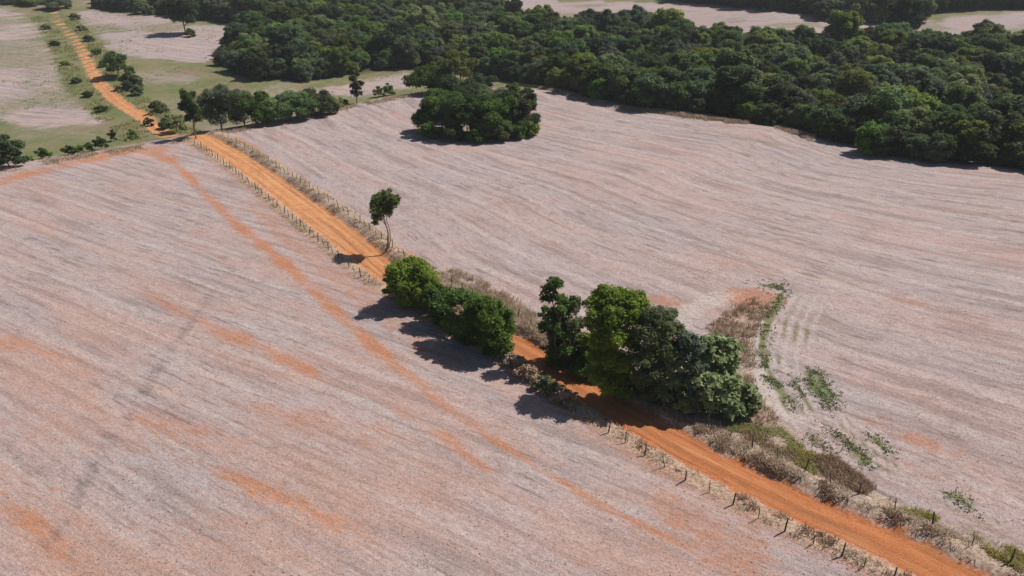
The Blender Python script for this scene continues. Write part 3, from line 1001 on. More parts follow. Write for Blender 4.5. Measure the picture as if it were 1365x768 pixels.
# low umbrella-topped plant in front of the clump
def umbrella_plant(bp, label):
    rng = np.random.default_rng(41)
    b = ground_at(*bp)
    zb = float(h(*b))
    root = empty('umbrella_plant', (b[0], b[1], zb - .05), label, 'plant')
    ht = 1.75
    V, F_ = tube_arrays([(0, 0, -.2), (.05, 0, ht * .5), (.02, .03, ht)], [.06, .05, .03], 6)
    obj('stem', np_mesh('stem', V, F_, M['bark'], smooth_=True), root)
    me = None
    for ring, (cnt, el, ln) in enumerate(((9, .1, 1.0), (8, .55, .85), (5, 1.1, .6))):
        for k in range(cnt):
            th = 2 * math.pi * (k + .5 * ring) / cnt + rng.normal() * .15
            d = np.array([math.cos(th), math.sin(th), 0])
            sd = np.array([-d[1], d[0], 0])
            c0 = np.array([.02, .03, ht])
            e = c0 + d * ln * .45 + np.array([0, 0, ln * math.sin(el) * .6])
            t_ = e + d * ln * .55 + np.array([0, 0, -.22])
            m1 = e + d * ln * .28 + np.array([0, 0, .03])
            v = np.array([c0, e, m1 + sd * .24, t_, m1 - sd * .24])
            f = np.array([(0, 1, 2), (1, 3, 2), (1, 4, 3), (0, 4, 1)])
            obj('leaf', np_mesh('leaf', v, f, M['big'], {'tint': np.full(5, rng.random())}), root)


umbrella_plant((884, 550), 'small umbrella-topped plant on a thin stem in front of the dusky tree')
plant('low_bush', 'bush', 'low rounded light green bush at the foot of the umbrella-topped plant', (913, 556), 34, 24, .02, 'grass', .3, 42, cover=1.4, n=8)
plant('low_bush', 'bush', 'dry brownish bush at the verge below the spreading clump', (783, 483), 30, 16, .0, 'dry', .3, 43, cover=1.1, n=7, trunk=False)
plant('low_bush', 'bush', 'tangle of dead brush shaded on the field side of the road', (700, 508), 46, 20, .0, 'rust', .3, 44, cover=.8, n=8, trunk=False, core=.4)
plant('low_bush', 'bush', 'leafless brown brush at the field edge below the dark scrubby bush', (752, 542), 40, 16, .0, 'rust', .3, 46, cover=.7, n=8, trunk=False, core=.4)
plant('low_bush', 'bush', 'pale dead brush between hedge end and shaded road', (686, 492), 34, 14, .0, 'dry', .3, 47, cover=.7, n=7, trunk=False, core=.4)
plant('low_bush', 'bush', 'dark scrubby bush at the field edge in the tree shade', (728, 528), 40, 20, .0, 'feather', .3, 45, cover=.8, n=8, trunk=False, core=.4)

# island grove in the far field
GL = 'island grove in the stubble field'
for i, (bp, w, hp, kind, lab) in enumerate([
        ((588, 180), 70, 62, 'deep', 'dark green dense tree at the shadowed end of the island grove'),
        ((622, 186), 66, 60, 'mid', 'full low tree at the front of the island grove'),
        ((660, 187), 64, 62, 'deep', 'deep green rounded tree bulging from the middle of the island grove'),
        ((693, 181), 56, 60, 'mid', 'leafy tree sloping down the sunny end of the island grove'),
        ((610, 160), 70, 56, 'dark', 'dark tree at the back of the island grove below the yellow-green tree'),
        ((655, 158), 60, 42, 'dark', 'dark tree at the back of the island grove near its low notch'),
        ((690, 162), 48, 48, 'mid', 'pointed bushy tree at the back of the sunny end of the island grove')]):
    plant('grove_tree', 'tree', lab, bp, w, hp, .0, kind, .5, 100 + i, cover=1.7, n=15, group=GL)
plant('grove_shrub', 'shrub', 'low bright green shrub spilling out of the sunny end of the island grove', (706, 184), 28, 22, .0, 'bright', .4, 110, n=8)
for i, (bx, by, w, hp, lab) in enumerate([(572, 187, 34, 24, 'low bush under the shadowed end of the island grove'), (603, 190, 36, 22, 'low bush at the front foot of the island grove below the dark tree'),
                                          (636, 192, 38, 22, 'wide low bush at the front foot of the island grove'), (668, 190, 36, 24, 'low bush at the front foot of the island grove below the deep green tree'), (690, 187, 30, 24, 'low bush beside the bright shrub of the island grove')]):
    plant('grove_bush', 'bush', lab, (bx, by), w, hp, .0, ('deep', 'mid')[i % 2], .42, 115 + i, n=9, trunk=False, cover=1.5)
plant('crest_tree', 'tree', 'yellow-green loose-crowned tree standing behind the island grove', (614, 128), 46, 62, .35, 'lime', .6, 111, cover=.9, n=10, core=.4)
plant('crest_tree', 'tree', 'mid green tree left of the yellow-green tree behind the island grove', (575, 126), 66, 38, .0, 'mid', .6, 112, cover=1.5, n=12)
plant('crest_shrub', 'shrub', 'green shrub at the crest beside the island grove', (640, 118), 40, 20, .0, 'mid', .6, 113, n=8)

# trees where the road tops the crest
plant('crest_tree', 'tree', 'narrow dark tree at the end of the orange road on the crest', (258, 186), 34, 72, .22, 'dark', .45, 120, cover=1.3, n=10, bark='pale_bark', flat=1.2)
plant('crest_tree', 'tree', 'grey-green feathery tree behind the narrow dark tree', (290, 174), 62, 64, .05, 'grey', .40, 121, cover=.85, n=14, core=.35)
plant('crest_tree', 'tree', 'lower grey-green feathery tree between its taller twin and the dark leafy tree', (322, 171), 52, 54, .0, 'grey', .40, 124, cover=.9, n=13, core=.35)
plant('crest_tree', 'tree', 'dark leafy tree under the edge of the feathery tree', (338, 170), 54, 50, .0, 'deep', .45, 122, n=10)
for i, (bx, by, w, hp, k, lab) in enumerate([
        (362, 166, 58, 42, 'mid', 'mid green shrub next to the dark leafy tree along the crest'),
        (394, 161, 54, 40, 'mid', 'leafy shrub midway along the crest row'),
        (422, 155, 48, 36, 'mid', 'rounded shrub in the crest row before its gap'),
        (447, 146, 24, 16, 'olive', 'small olive shrub ending the crest row'),
        (232, 178, 30, 26, 'olive', 'olive bush on the crest at the near side of the narrow dark tree')]):
    plant('crest_shrub', 'shrub', lab, (bx, by), w, hp, .0, k, .5, 130 + i, n=10)
plant('slender_tree', 'tree', 'slender dark upright tree standing alone on the crest above the pale strip', (475, 140), 22, 46, .12, 'dark', .45, 140, n=9, flat=1.3, cover=1.2)
for i, (bx, by, w, hp, lab) in enumerate([(505, 130, 16, 16, 'small shrub next to the slender upright tree'), (518, 128, 18, 18, 'taller small shrub on the crest between slender tree and island grove'), (460, 142, 14, 10, 'tiny shrub at the foot of the slender upright tree')]):
    plant('crest_shrub', 'shrub', lab, (bx, by), w, hp, .0, 'mid', .5, 150 + i, n=7)

# bushes along the far side of the left field
plant('field_edge_tree', 'tree', 'big dark bushy tree at the far corner of the left field', (6, 226), 44, 50, .0, 'dark', .5, 160, n=13)
for i, (bx, by, w, hp, lab) in enumerate([
        (55, 212, 20, 15, 'small bush next to the big dark corner tree'), (91, 207, 16, 14, 'dark compact bush, first of the touching trio at the field edge'),
        (105, 206, 16, 13, 'flat dark bush in the middle of the touching trio at the field edge'), (119, 203, 15, 13, 'compact bush, last of the touching trio at the field edge'),
        (132, 200, 20, 19, 'taller round bush beside the touching trio'), (150, 189, 13, 16, 'upright small bush on the green slope'),
        (176, 187, 14, 15, 'small bush on the green slope toward the road'), (197, 168, 14, 12, 'small bush where the far road drops out of sight'),
        (218, 172, 18, 14, 'leafy little bush before the narrow dark tree'), (35, 216, 14, 8, 'tiny weed bush between the corner tree and the trio')]):
    plant('field_edge_bush', 'bush', lab, (bx, by), w, hp, .0, ('mid', 'dark')[i % 2], .45, 170 + i, n=7)

# far hillside
plant('hillside_tree', 'tree', 'big dark spreading tree standing alone in the far pale field', (243, 48), 50, 58, .22, 'dark', .8, 180, n=14, cover=1.5)
plant('hillside_bush', 'bush', 'dark bush under the big lone spreading tree', (252, 50), 16, 12, .0, 'dark', .7, 181, n=7)
for i, (bx, by, w, hp, k, lab) in enumerate([
        (154, 106, 38, 40, 'dark', 'large dark round bush beside the far orange road'), (174, 121, 34, 24, 'mid', 'green bush downhill of the large dark round bush'),
        (182, 128, 20, 14, 'mid', 'small bush at the lower edge of the roadside thicket'), (210, 152, 26, 18, 'olive', 'olive bush where the far road reaches the valley'),
        (128, 74, 14, 9, 'mid', 'bush midway up the far road verge'), (118, 56, 14, 9, 'dark', 'dark bush high on the far road verge'),
        (108, 42, 13, 9, 'mid', 'green bush near the top of the far road verge'), (98, 27, 14, 9, 'olive', 'olive bush at the top bend of the far road'),
        (137, 90, 14, 9, 'olive', 'olive bush next to the large dark round bush'), (134, 150, 18, 9, 'mid', 'low bush on the field side of the far road'),
        (116, 130, 16, 8, 'olive', 'low olive bush on the field side of the far road'), (100, 112, 15, 8, 'mid', 'leafy bush between far field and road'),
        (86, 88, 14, 7, 'olive', 'olive scrub between far field and road'), (72, 62, 14, 7, 'mid', 'scrub near the upper far field'),
        (60, 40, 14, 7, 'mid', 'scrub by the upper bend of the far road'), (70, 14, 40, 18, 'grey', 'greyish tree above the top of the far road'),
        (36, 8, 40, 14, 'mid', 'green tree above the far pale field'), (10, 6, 36, 14, 'mid', 'bushy tree at the upper rim of the far pale field')]):
    plant('hillside_bush' if hp < 30 else 'hillside_tree', 'bush' if hp < 18 else 'tree', lab, (bx, by), w, hp, .0, k, .7, 190 + i, n=8)
SC = [(bx + R.uniform(-4, 4), by + R.uniform(-3, 3)) for (x0, y0, x1, y1, n_) in ((66, 32, 120, 118, 12), (118, 118, 150, 152, 7), (96, 36, 128, 84, 8), (160, 126, 192, 150, 5), (215, 178, 262, 190, 4))
      for bx, by in zip(np.linspace(x0, x1, n_), np.linspace(y0, y1, n_))]
for i, (bx, by) in enumerate(SC[::2]):
    g_ = ground_at(bx, by)
    if abs(road_prof(g_[:1], g_[1:])[0][0]) < 8.5:
        continue
    plant('roadside_scrub', 'bush', 'low leafy scrub bush in the ragged strip along the far orange road', (bx, by), R.uniform(9, 17), R.uniform(4, 8), .0, ('mid', 'olive', 'grass', 'olive')[i % 4], .6, 300 + i, n=6, cover=1.2, core=.5,
          group='scrub bushes along the far road', trunk=False)
# beyond the belt of woodland, in the top field
plant('far_field_tree', 'tree', 'tall dark tree standing in the pale field behind the woodland belt', (1206, 56), 46, 64, .15, 'dark', .9, 230, n=13)
plant('far_field_tree', 'tree', 'yellowing tree behind the woodland belt beside the tall dark tree', (1182, 62), 26, 24, .1, 'yellow', .8, 231, n=8)

# ------------------------------------------------------------------ woodland
protos = []
KINDS = [('dark', 'dark green'), ('mid', 'mid green'), ('olive', 'yellowish green'), ('grey', 'greyish green')]
rngf = np.random.default_rng(77)
for k, (kind, word) in enumerate(KINDS):
    for v in range(3):
        ht, w = [(9.0, 8.6), (11.0, 9.4), (7.6, 8.6)][v]
        bl = tree_blobs(w, ht, .3 if v == 2 else 1.4, rngf, 20 + 3 * v, .8)
        cm = crown_mesh('crown', bl, M[kind], .55, 1.15, rngf, lump=.55, core=.66)
        tm = trunk_mesh('trunk', ht, 1.8, .17, rngf, M['bark'], bl, limbs=3)
        protos.append((word, v, cm, tm))


def fill_forest(poly, spacing, rng):
    lo, hi = poly.min(0), poly.max(0)
    xs, ys = np.arange(lo[0], hi[0], spacing), np.arange(lo[1], hi[1], spacing * .87)
    P = []
    for j, yy in enumerate(ys):
        for xx in xs:
            P.append((xx + (j % 2) * spacing / 2, yy))
    P = np.array(P) + rng.uniform(-.36, .36, (len(P), 2)) * spacing
    sd = poly_sd(P[:, 0], P[:, 1], poly)
    k = sd > .9
    P, sd = P[k], sd[k]
    # smaller growth thickening the rim
    Q_ = P[sd < 6] + rng.uniform(-1, 1, (int((sd < 6).sum()), 2)) * 3.0
    s2 = poly_sd(Q_[:, 0], Q_[:, 1], poly)
    k2 = (s2 > .3) & (s2 < 6)
    return np.vstack([P, Q_[k2]]), np.concatenate([sd, s2[k2]])


pts, sd = fill_forest(FOREST, 5.6, rngf)
# only the stand within or just outside the view
zc = pts[:, 1] * math.cos(PITCH) + 47 * math.sin(PITCH)
u = pts[:, 0] / zc * FPX + PW / 2
k = (u > -160) & (u < PW + 160)
pts, sd, u = pts[k], sd[k], u[k]
dist = np.hypot(pts[:, 0], pts[:, 1])
inside = (u > 4) & (u < PW - 4)
order = np.argsort(np.where(inside, dist, 1e6))
single = np.zeros(len(pts), bool)
single[order[:295]] = True
var = rngf.choice(len(protos), len(pts), p=np.repeat([.34, .34, .18, .14], 3) / 3)
# neighbours tend to be of one kind
patch_n = vnoise(pts[:, 0], pts[:, 1], 22, 6)
var = np.where(rngf.random(len(pts)) < .5, np.clip((patch_n * 1.3 - .15) * 4, 0, 3).astype(int) * 3 + rngf.integers(0, 3, len(pts)), var)
var = np.where((sd < 4.5) & (rngf.random(len(pts)) < .7), var // 3 * 3 + 2, var)             # bushy to the ground along the edge
scl = rngf.uniform(.55, 1.25, len(pts)) * np.where(sd < 5, rngf.uniform(.6, 1.0, len(pts)), 1.0) * np.where(rngf.random(len(pts)) < .05, 1.35, 1)
rot = rngf.uniform(0, 6.283, len(pts))
zz = h(pts[:, 0], pts[:, 1])
used = {}
SHAPE = ['rounded', 'tall full-crowned', 'low spreading']
for i in np.where(single)[0]:
    word, v, cm, tm = protos[var[i]]
    edge = sd[i] < 6
    lab = '%s %s tree %s' % (SHAPE[v], word, 'on the edge of the woodland belt facing the stubble field' if edge else 'inside the woodland belt behind the stubble field')
    r = empty('woodland_tree', (pts[i, 0], pts[i, 1], zz[i] - .15), lab, 'tree', lab + ', set of look-alikes')
    r.rotation_euler.z = rot[i]
    s = scl[i]
    r.scale = (s, s, s * rngf.uniform(.9, 1.15))
    c = obj('crown', cm, r)
    t_ = obj('trunk', tm, r)
    used.setdefault(int(var[i]), (c, t_))


def scatter(name, P, rz, sc, vr_, label):
    """one mass of trees: the points carry turn, size and kind and a node group sets foliage on them"""
    me = bpy.data.meshes.new(name)
    me.from_pydata([tuple(p) for p in P], [], [])
    for an, av in (('rz', rz), ('sc', sc), ('vr', vr_)):
        a = me.attributes.new(an, 'FLOAT', 'POINT')
        a.data.foreach_set('value', np.asarray(av, np.float32))
    o = tag(obj(name, me), label, 'woodland', kind='stuff')
    ng = bpy.data.node_groups.new(name, 'GeometryNodeTree')
    ng.interface.new_socket('Geometry', in_out='INPUT', socket_type='NodeSocketGeometry')
    ng.interface.new_socket('Geometry', in_out='OUTPUT', socket_type='NodeSocketGeometry')
    N, L = ng.nodes, ng.links
    gi, go, jn = N.new('NodeGroupInput'), N.new('NodeGroupOutput'), N.new('GeometryNodeJoinGeometry')

    def na(nm):
        n = N.new('GeometryNodeInputNamedAttribute')
        n.data_type = 'FLOAT'
        n.inputs['Name'].default_value = nm
        return n.outputs['Attribute']
    rzs, scs, vrs = na('rz'), na('sc'), na('vr')
    cx = N.new('ShaderNodeCombineXYZ')
    L.new(rzs, cx.inputs[2])
    for kk, ct in used.items():
        cmp_ = N.new('FunctionNodeCompare')
        cmp_.data_type = 'FLOAT'
        cmp_.operation = 'EQUAL'
        L.new(vrs, cmp_.inputs[0])
        cmp_.inputs[1].default_value = kk
        cmp_.inputs['Epsilon'].default_value = .3
        for src in ct:
            oi = N.new('GeometryNodeObjectInfo')
            oi.transform_space = 'ORIGINAL'
            oi.inputs['Object'].default_value = src
            oi.inputs['As Instance'].default_value = True
            ip = N.new('GeometryNodeInstanceOnPoints')
            L.new(gi.outputs[0], ip.inputs['Points'])
            L.new(cmp_.outputs[0], ip.inputs['Selection'])
            L.new(oi.outputs['Geometry'], ip.inputs['Instance'])
            L.new(cx.outputs[0], ip.inputs['Rotation'])
            L.new(scs, ip.inputs['Scale'])
            L.new(ip.outputs[0], jn.inputs[0])
    L.new(jn.outputs[0], go.inputs[0])
    md = o.modifiers.new('scatter', 'NODES')
    md.node_group = ng
    return o


keys = np.array(sorted(used))
r_ = ~single
vv = np.where(np.isin(var, keys), var, keys[0])
scatter('woodland', np.column_stack([pts[r_], zz[r_] - .15]), rot[r_], scl[r_], vv[r_], 'mass of dark mixed trees filling the depth of the woodland belt')
# woods behind the top field and along the far rim
FAR = [W([(895, 3), (1000, 13), (1085, 20), (1090, 28), (1230, 30), (1236, 18), (1300, 14), (1480, 14)]), ]
fp = np.vstack([FAR[0], FAR[0][::-1] + [20, 130]])
P2, _ = fill_forest(fp, 6.0, rngf)
P2 = P2[(P2[:, 1] < 900)]
n2 = len(P2)
scatter('far_woodland', np.column_stack([P2, h(P2[:, 0], P2[:, 1]) - .15]), rngf.uniform(0, 6.28, n2), rngf.uniform(.9, 1.6, n2),
        keys[rngf.integers(0, len(keys), n2)], 'far-off wood closing the pale field behind the woodland belt')

# ------------------------------------------------------------------ fences
def offset_line(d_off, run0, run1, step, rng):
    out_ = []
    r = run0
    while r < run1:
        i = min(np.searchsorted(RUN, r) - 1, len(ROAD) - 2)
        i = max(i, 0)
        t = (r - RUN[i]) / (RUN[i + 1] - RUN[i])
        p = ROAD[i] * (1 - t) + ROAD[i + 1] * t
        d = (ROAD[i + 1] - ROAD[i]) / (RUN[i + 1] - RUN[i])
        nn = np.array([-d[1], d[0]])
        off = d_off(r) if callable(d_off) else d_off
        out_.append(p + nn * off)
        r += step * rng.uniform(.9, 1.1)
    return np.array(out_)


post_meshes = {}


def post_mesh(v, rad, ht):
    key = (v, rad, ht)
    if key not in post_meshes:
        rng = np.random.default_rng(900 + v)
        bx, by = rng.normal() * .05, rng.normal() * .05
        V, F_ = tube_arrays([(0, 0, -.3), (bx * .3, by * .3, ht * .4), (bx, by, ht * .8), (bx * 1.5, by * 1.5, ht)], [rad, rad * 1.05, rad * .9, rad * .8], 6)
        post_meshes[key] = np_mesh('post', V, F_, M['post'])
    return post_meshes[key]


def fence(label, line_pts, ht, rad, seed, thin_every=2):
    rng = np.random.default_rng(seed)
    P = line_pts
    z_ = h(P[:, 0], P[:, 1])
    c = P[len(P) // 2]
    base = np.array([c[0], c[1], float(z_[len(P) // 2])])
    root = empty('wire_fence', tuple(base), label, 'fence')
    tops = []
    for i, (p, zz_) in enumerate(zip(P, z_)):
        thin = (i % thin_every) != 0
        hh = ht * (.9 if thin else 1.0)
        o = obj('post', post_mesh(int(rng.integers(0, 5)), rad * (.55 if thin else 1.0), hh), root, tuple(np.array([p[0], p[1], zz_]) - base))
        o.rotation_euler = (rng.normal() * .10, rng.normal() * .10, rng.uniform(0, 6.28))
        o.scale = (1, 1, rng.uniform(.9, 1.1))
        tops.append((p[0], p[1], zz_))
    T = np.array(tops) - base
    for f in (.3, .55, .8):
        w = T + np.array([0, 0, ht * f * .9])
        V, F_ = tube_arrays(w, np.full(len(w), .007), 4)
        obj('wire', np_mesh('wire', V, F_, M['wire']), root)


rngx = np.random.default_rng(5)
L_ = RUN_END - RUN_CREST
fl = lambda r: -(float(half_w(np.array(r))) + 1.5 + .9 * min(1, max(0, (r - RUN_CREST) / L_ * 1.2)))
fr = lambda r: (float(half_w(np.array(r))) + 1.3 + 1.2 * min(1, max(0, (r - RUN_CREST) / L_ * 1.3)))
c0 = RUN_CREST
run_of = lambda px, py: float(road_prof(np.array([ground_at(px, py)[0]]), np.array([ground_at(px, py)[1]]))[1][0])
a_, b_, c_, d_ = run_of(276, 190), run_of(505, 360), run_of(690, 470), run_of(800, 545)
fence('post and wire fence between the left field and the upper road', offset_line(fl, a_, b_ + 4, 2.1, rngx), 1.5, .075, 1)
fence('post and wire fence along the left field below the tree shade', offset_line(fl, c_, RUN_END - 3, 2.3, rngx), 1.45, .075, 2)
fence('post and wire fence between the upper road and the right field', offset_line(fr, a_ + 2, c_ + 6, 2.3, rngx), 1.5, .065, 3)
fence('post and wire fence on the grassy bank of the lower road', offset_line(fr, d_ + 4, RUN_END - 3, 2.9, rngx), 1.45, .075, 4)

# ------------------------------------------------------------------ grass, straw and clods
def tufts(name, P, blade_h, spread, blades, mat, label, rng, width=.035, cat='grass', lie=0.0, zoff=0.0):
    n = len(P)
    if n == 0:
        return
    zb = h(P[:, 0], P[:, 1]) + zoff
    B = np.repeat(np.column_stack([P, zb]), blades, 0)
    m = len(B)
    th = rng.uniform(0, 2 * math.pi, m)
    tl = np.abs(rng.normal(size=m)) * .45 + .12 + lie
    hh = np.repeat(blade_h * rng.uniform(.55, 1.3, n), blades) * rng.uniform(.6, 1.15, m)
    B[:, :2] += rng.normal(size=(m, 2)) * spread
    d = np.column_stack([np.cos(th) * np.sin(tl), np.sin(th) * np.sin(tl), np.maximum(np.cos(tl), .12)])
    th2 = th + math.pi / 2 + rng.normal(size=m) * .4
    sd_ = np.column_stack([np.cos(th2), np.sin(th2), np.zeros(m)])
    w = width * rng.uniform(.6, 1.5, m)[:, None]
    mid_ = B + d * hh[:, None] * .6
    tip = B + d * hh[:, None] + np.column_stack([np.cos(th), np.sin(th), -np.ones(m) * .35]) * (hh * .18)[:, None]
    V = np.stack([B - sd_ * w - np.array([0, 0, .04]), B + sd_ * w - np.array([0, 0, .04]), mid_ + sd_ * w * .7, tip, mid_ - sd_ * w * .7], 1).reshape(-1, 3)
    b = np.arange(m)[:, None] * 5
    F_ = np.concatenate([b + [0, 1, 2], b + [0, 2, 4], b + [4, 2, 3]], 0)
    tt = np.clip(np.repeat(rng.random(n) * .6, blades) + rng.random(m) * .45, 0, 1)
    tag(obj(name, np_mesh(name, V, F_, mat, {'tint': np.repeat(tt, 5)})), label, cat, kind='stuff')


rg = np.random.default_rng(12)


def along_road(n, o0, o1, r0, r1, dens_scale=3.0, thr=.35, ox=0):
    r = rg.uniform(r0, r1, n)
    i = np.clip(np.searchsorted(RUN, r) - 1, 0, len(ROAD) - 2)
    t = ((r - RUN[i]) / (RUN[i + 1] - RUN[i]))[:, None]
    p = ROAD[i] * (1 - t) + ROAD[i + 1] * t
    d = (ROAD[i + 1] - ROAD[i]) / (RUN[i + 1] - RUN[i])[:, None]
    nn = np.column_stack([-d[:, 1], d[:, 0]])
    hw_ = half_w(r)
    off = rg.uniform(min(o0, o1), max(o0, o1), n)
    p = p + nn * (np.sign(off) * hw_ + off)[:, None]
    k_ = vnoise(p[:, 0], p[:, 1], dens_scale, ox) > thr
    return p[k_]


P = np.vstack([along_road(3600, .9, 3.4, a_, RUN_END - 1, 2.6, .50), along_road(1500, .9, 3.2, d_, RUN_END - 1, 1.5, .55, 6), along_road(2600, .5, 4.5, b_, c_ + 8, 2.0, .2, 3), along_road(2600, -.4, -2.6, a_, RUN_END - 1, 1.8, .52, 1)])
tufts('dry_grass', P, .38, .18, 9, M['dry'], 'dry straw-coloured grass along both verges of the dirt road', rg, .03, lie=.45)
P = np.vstack([along_road(2200, .4, 2.0, c_, RUN_END - 1, 1.6, .62, 8), along_road(700, .4, 2.0, a_, b_, 1.6, .55, 8), along_road(900, -.5, -2.0, c_, RUN_END - 1, 1.4, .6, 9)])
tufts('brown_grass', P, .34, .16, 9, M['rust'], 'dark brown matted grass on the road banks', rg, .035)


def in_area(pxs, n, sc_=2.0, thr=.3, ox=0):
    Pw = W(pxs)
    lo, hi = Pw.min(0), Pw.max(0)
    q = rg.uniform(lo, hi, (n, 2))
    k_ = in_poly(q[:, 0], q[:, 1], Pw) & (vnoise(q[:, 0], q[:, 1], sc_, ox) > thr)
    return q[k_]


tufts('tall_brown_grass', np.vstack([in_area([(945, 440), (975, 408), (1010, 396), (1036, 402), (1010, 440), (1001, 480), (1010, 525), (1040, 560), (1000, 580), (960, 500)], 2600, 1.8, .48),
                                     in_area([(1085, 610), (1110, 608), (1165, 650), (1150, 662), (1100, 638)], 1600, 1.2, .15), in_area([(920, 548), (1000, 572), (1060, 605), (1090, 632), (1000, 598), (930, 568)], 1500, 1.5, .3)]),
      .55, .18, 8, M['rust'], 'tall brown dry grass filling the wedge beside the broad-leaved shrubs', rg, .03)
tufts('pale_dry_grass', np.vstack([in_area([(580, 365), (610, 360), (680, 395), (725, 430), (728, 465), (690, 430), (640, 395)], 3600, 1.6, .25), in_area([(935, 445), (975, 410), (1030, 400), (1008, 450), (1005, 520), (980, 460)], 1400, 1.8, .42, 7),
                                   in_area([(770, 470), (800, 462), (800, 484), (775, 488)], 260, 1.2, .1)]),
      .75, .2, 9, M['dry'], 'thick pale dry grass between the hedge and the right field', rg, .03)
tufts('green_grass', np.vstack([in_area([(1000, 565), (1040, 570), (1075, 600), (1095, 632), (1050, 618), (1010, 595)], 1000, 1.6, .42), in_area([(960, 556), (1010, 560), (1015, 580), (970, 575)], 400, 1.4, .3)]),
      .42, .18, 8, M['grass'], 'green and yellowing grass at the tip of the brown wedge', rg, .035, lie=.45)
tufts('golden_grass', np.vstack([in_area([(1050, 595), (1085, 605), (1098, 640), (1065, 625)], 420, 1.4, .3), in_area([(1190, 668), (1225, 680), (1270, 700), (1255, 708), (1200, 684)], 500, 1.4, .35), in_area([(1300, 715), (1365, 735), (1365, 768), (1320, 745)], 420, 1.4, .4)]),
      .55, .16, 9, M['gold'], 'golden grass tufts on the bank by the lower fence', rg, .03, lie=.35)
Q = []
for pl, wd in WEED_LINES:
    c_l = smooth(W(pl), 6)
    n_ = int(np.hypot(*np.diff(c_l, axis=0).T).sum() * 22 * wd / .5)
    idx = rg.integers(0, len(c_l) - 1, n_)
    t = rg.random(n_)[:, None]
    q = c_l[idx] * (1 - t) + c_l[idx + 1] * t + rg.normal(size=(n_, 2)) * wd * 1.1
    Q.append(q[vnoise(q[:, 0], q[:, 1], 1.4, 2) > .35])
tufts('weeds', np.vstack(Q), .17, .14, 5, M['weed'], 'low green weeds growing in the curved rows', rg, .05, 'weeds')
# grass fringe under the woodland edge and along the crest
seg = FRONT[8:16]
idx = rg.integers(0, len(seg) - 1, 5200)
t = rg.random(5200)[:, None]
q = seg[idx] * (1 - t) + seg[idx + 1] * t + np.column_stack([rg.normal(size=5200) * .8, -np.abs(rg.normal(size=5200)) * 1.3 - .2])
q = q[(q[:, 0] > -10) & (vnoise(q[:, 0], q[:, 1], 3.5, 5) > .3)]
tufts('fringe_grass', q, .8, .3, 7, M['dry'], 'pale dry grass fringe along the woodland edge', rg, .06)
q = np.column_stack([rg.uniform(-125, 5, 5000), np.zeros(5000)])
q[:, 1] = np.interp(q[:, 0], CREST[:, 0], CREST[:, 1]) + rg.normal(size=5000) * 2.0 + .5
ro_q, _ = road_prof(q[:, 0], q[:, 1])
q = q[(vnoise(q[:, 0], q[:, 1], 3.5, 5) > .35) & (np.abs(ro_q) > 3.2)]
tufts('crest_grass', q, .6, .3, 7, M['dry'], 'dry grass along the crest at the far edge of the fields', rg, .055)
P = np.vstack([along_road(1500, 1.2, 6.5, RUN[10], c0 - 30, 5.0, .42, 2), along_road(1800, -1.2, -9.0, RUN[10], c0 - 30, 6.0, .42, 7)])
tufts('roadside_weeds', P, .6, .55, 7, M['grass'], 'rank green weeds in the strips beside the far orange road', rg, .13, 'weeds')
q = rg.uniform((-330, 150), (20, 470), (9000, 2))
sq, o_q = beyond(q[:, 0], q[:, 1]), np.abs(road_prof(q[:, 0], q[:, 1])[0])
q = q[(sq > 6) & (o_q > 5) & (poly_sd(q[:, 0], q[:, 1], FOREST) < -1) & (vnoise(q[:, 0], q[:, 1], 16, 14) > .58)]
tufts('pasture_tussocks', q, .4, .6, 5, M['grass'], 'scattered green tussocks in the valley pasture', rg, .14)
# straw lying on the two fields
n_ = 60000
yy = 40 + 110 * rg.random(n_) ** 1.7
xx = rg.uniform(-1, 1, n_) * (yy * .78 + 12)
q = np.column_stack([xx, yy])
o_q, al_q = road_prof(q[:, 0], q[:, 1])
q = q[(np.abs(o_q) > half_w(al_q) + 2.5) & (beyond(q[:, 0], q[:, 1]) < -2)]
tufts('straw_stubble', q, .20, .16, 3, M['straw'], 'short cut straw and stubble lying over both fields', rg, .028, 'stubble', lie=.9)


def clods(n):
    yy = 42 + 75 * rg.random(n) ** 1.6
    xx = rg.uniform(-1, 1, n) * (yy * .75 + 10)
    o_q, al_q = road_prof(xx, yy)
    k_ = (np.abs(o_q) > half_w(al_q) + .4) & (vnoise(xx, yy, 7, 3) > .45)
    q = np.column_stack([xx, yy])[k_]
    s = rg.uniform(.03, .09, len(q))
    zq = h(q[:, 0], q[:, 1])
    sc_ = np.column_stack([s * rg.uniform(.8, 1.6, len(s)), s * rg.uniform(.8, 1.4, len(s)), s * .7])
    jit = 1 + rg.normal(size=(len(s), 12, 1)) * .15
    V = (np.column_stack([q, zq])[:, None, :] + _ico[None] * sc_[:, None, :] * jit).reshape(-1, 3)
    F_ = (_icof[None] + np.arange(len(s))[:, None, None] * 12).reshape(-1, 3)
    tag(obj('soil_clods', np_mesh('soil_clods', V, F_, M['clod'])), 'small dry soil clods scattered over the fields and verges', 'soil', kind='stuff')


clods(2200)


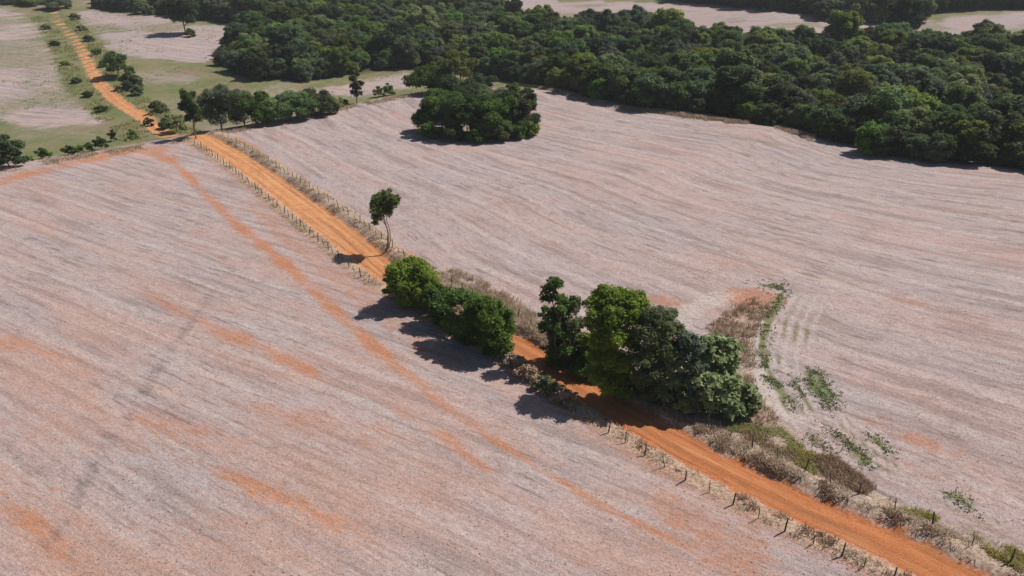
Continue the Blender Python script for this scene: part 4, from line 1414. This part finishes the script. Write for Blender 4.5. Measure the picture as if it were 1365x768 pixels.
# ------------------------------------------------------------------ fallen branches on the shaded road bank
def fallen_branch(bp, ang, length, label, seed):
    rng = np.random.default_rng(seed)
    b = ground_at(*bp)
    zb = float(h(*b))
    o, _ = road_prof(b[:1], b[1:])
    root = empty('fallen_branch', (b[0], b[1], zb + .06), label, 'branch')
    d = np.array([math.cos(ang), math.sin(ang), 0])
    p = lambda t, off=0., up=0.: d * length * t + np.array([-d[1], d[0], 0]) * off + np.array([0, 0, up])

    def local(t, off, up):
        q = p(t, off)
        q[2] = float(h(b[0] + q[0], b[1] + q[1])) - zb + up
        return q
    V, F_ = tube_arrays([local(0, 0, .06), local(.35, .12, .10), local(.7, -.05, .12), local(1, .1, .06)], [.075, .065, .05, .025], 6)
    obj('limb', np_mesh('limb', V, F_, M['pale_bark'], smooth_=True), root)
    for t_, sgn in ((.35, 1), (.6, -1), (.75, 1)):
        V, F_ = tube_arrays([local(t_, 0, .1), local(t_ + .15, .3 * sgn, .22), local(t_ + .3, .65 * sgn, .18)], [.04, .03, .015], 5 + 1)
        obj('twig', np_mesh('twig', V, F_, M['pale_bark'], smooth_=True), root)


fallen_branch((757, 497), .35, 3.0, 'bare branch lying across the shaded bank below the twisted tree', 1)
fallen_branch((772, 505), 1.2, 1.9, 'short pale branch propped in the shade beside the road', 2)
fallen_branch((690, 500), 2.8, 2.2, 'dry branch lying in the dead brush at the field edge', 3)

# thin warm air over the whole farm
xs0, xs1, ys0, ys1 = float(gx[0]) - 20, float(gx[-1]) + 20, float(gy[0]) - 20, float(gy[-1]) + 20
z0, z1 = float(z.min()) - 1.0, max(float(z.max()) + 25.0, CAM_H + 6.0)
Vh = np.array([(a, b, c) for c in (z0, z1) for b in (ys0, ys1) for a in (xs0, xs1)])
Fh = np.array([(0, 2, 3, 1), (4, 5, 7, 6), (0, 1, 5, 4), (2, 6, 7, 3), (0, 4, 6, 2), (1, 3, 7, 5)])
th_ = NT('haze')
vol = th_.node('ShaderNodeVolumePrincipled', {'Color': (.92, .94, 1.0), 'Density': HAZE})
th_.node('ShaderNodeOutputMaterial', {'Volume': vol.outputs[0]})
tag(obj('haze', np_mesh('haze', Vh, Fh, th_.m)), 'thin pale daytime haze over the farmland', 'haze', kind='stuff')
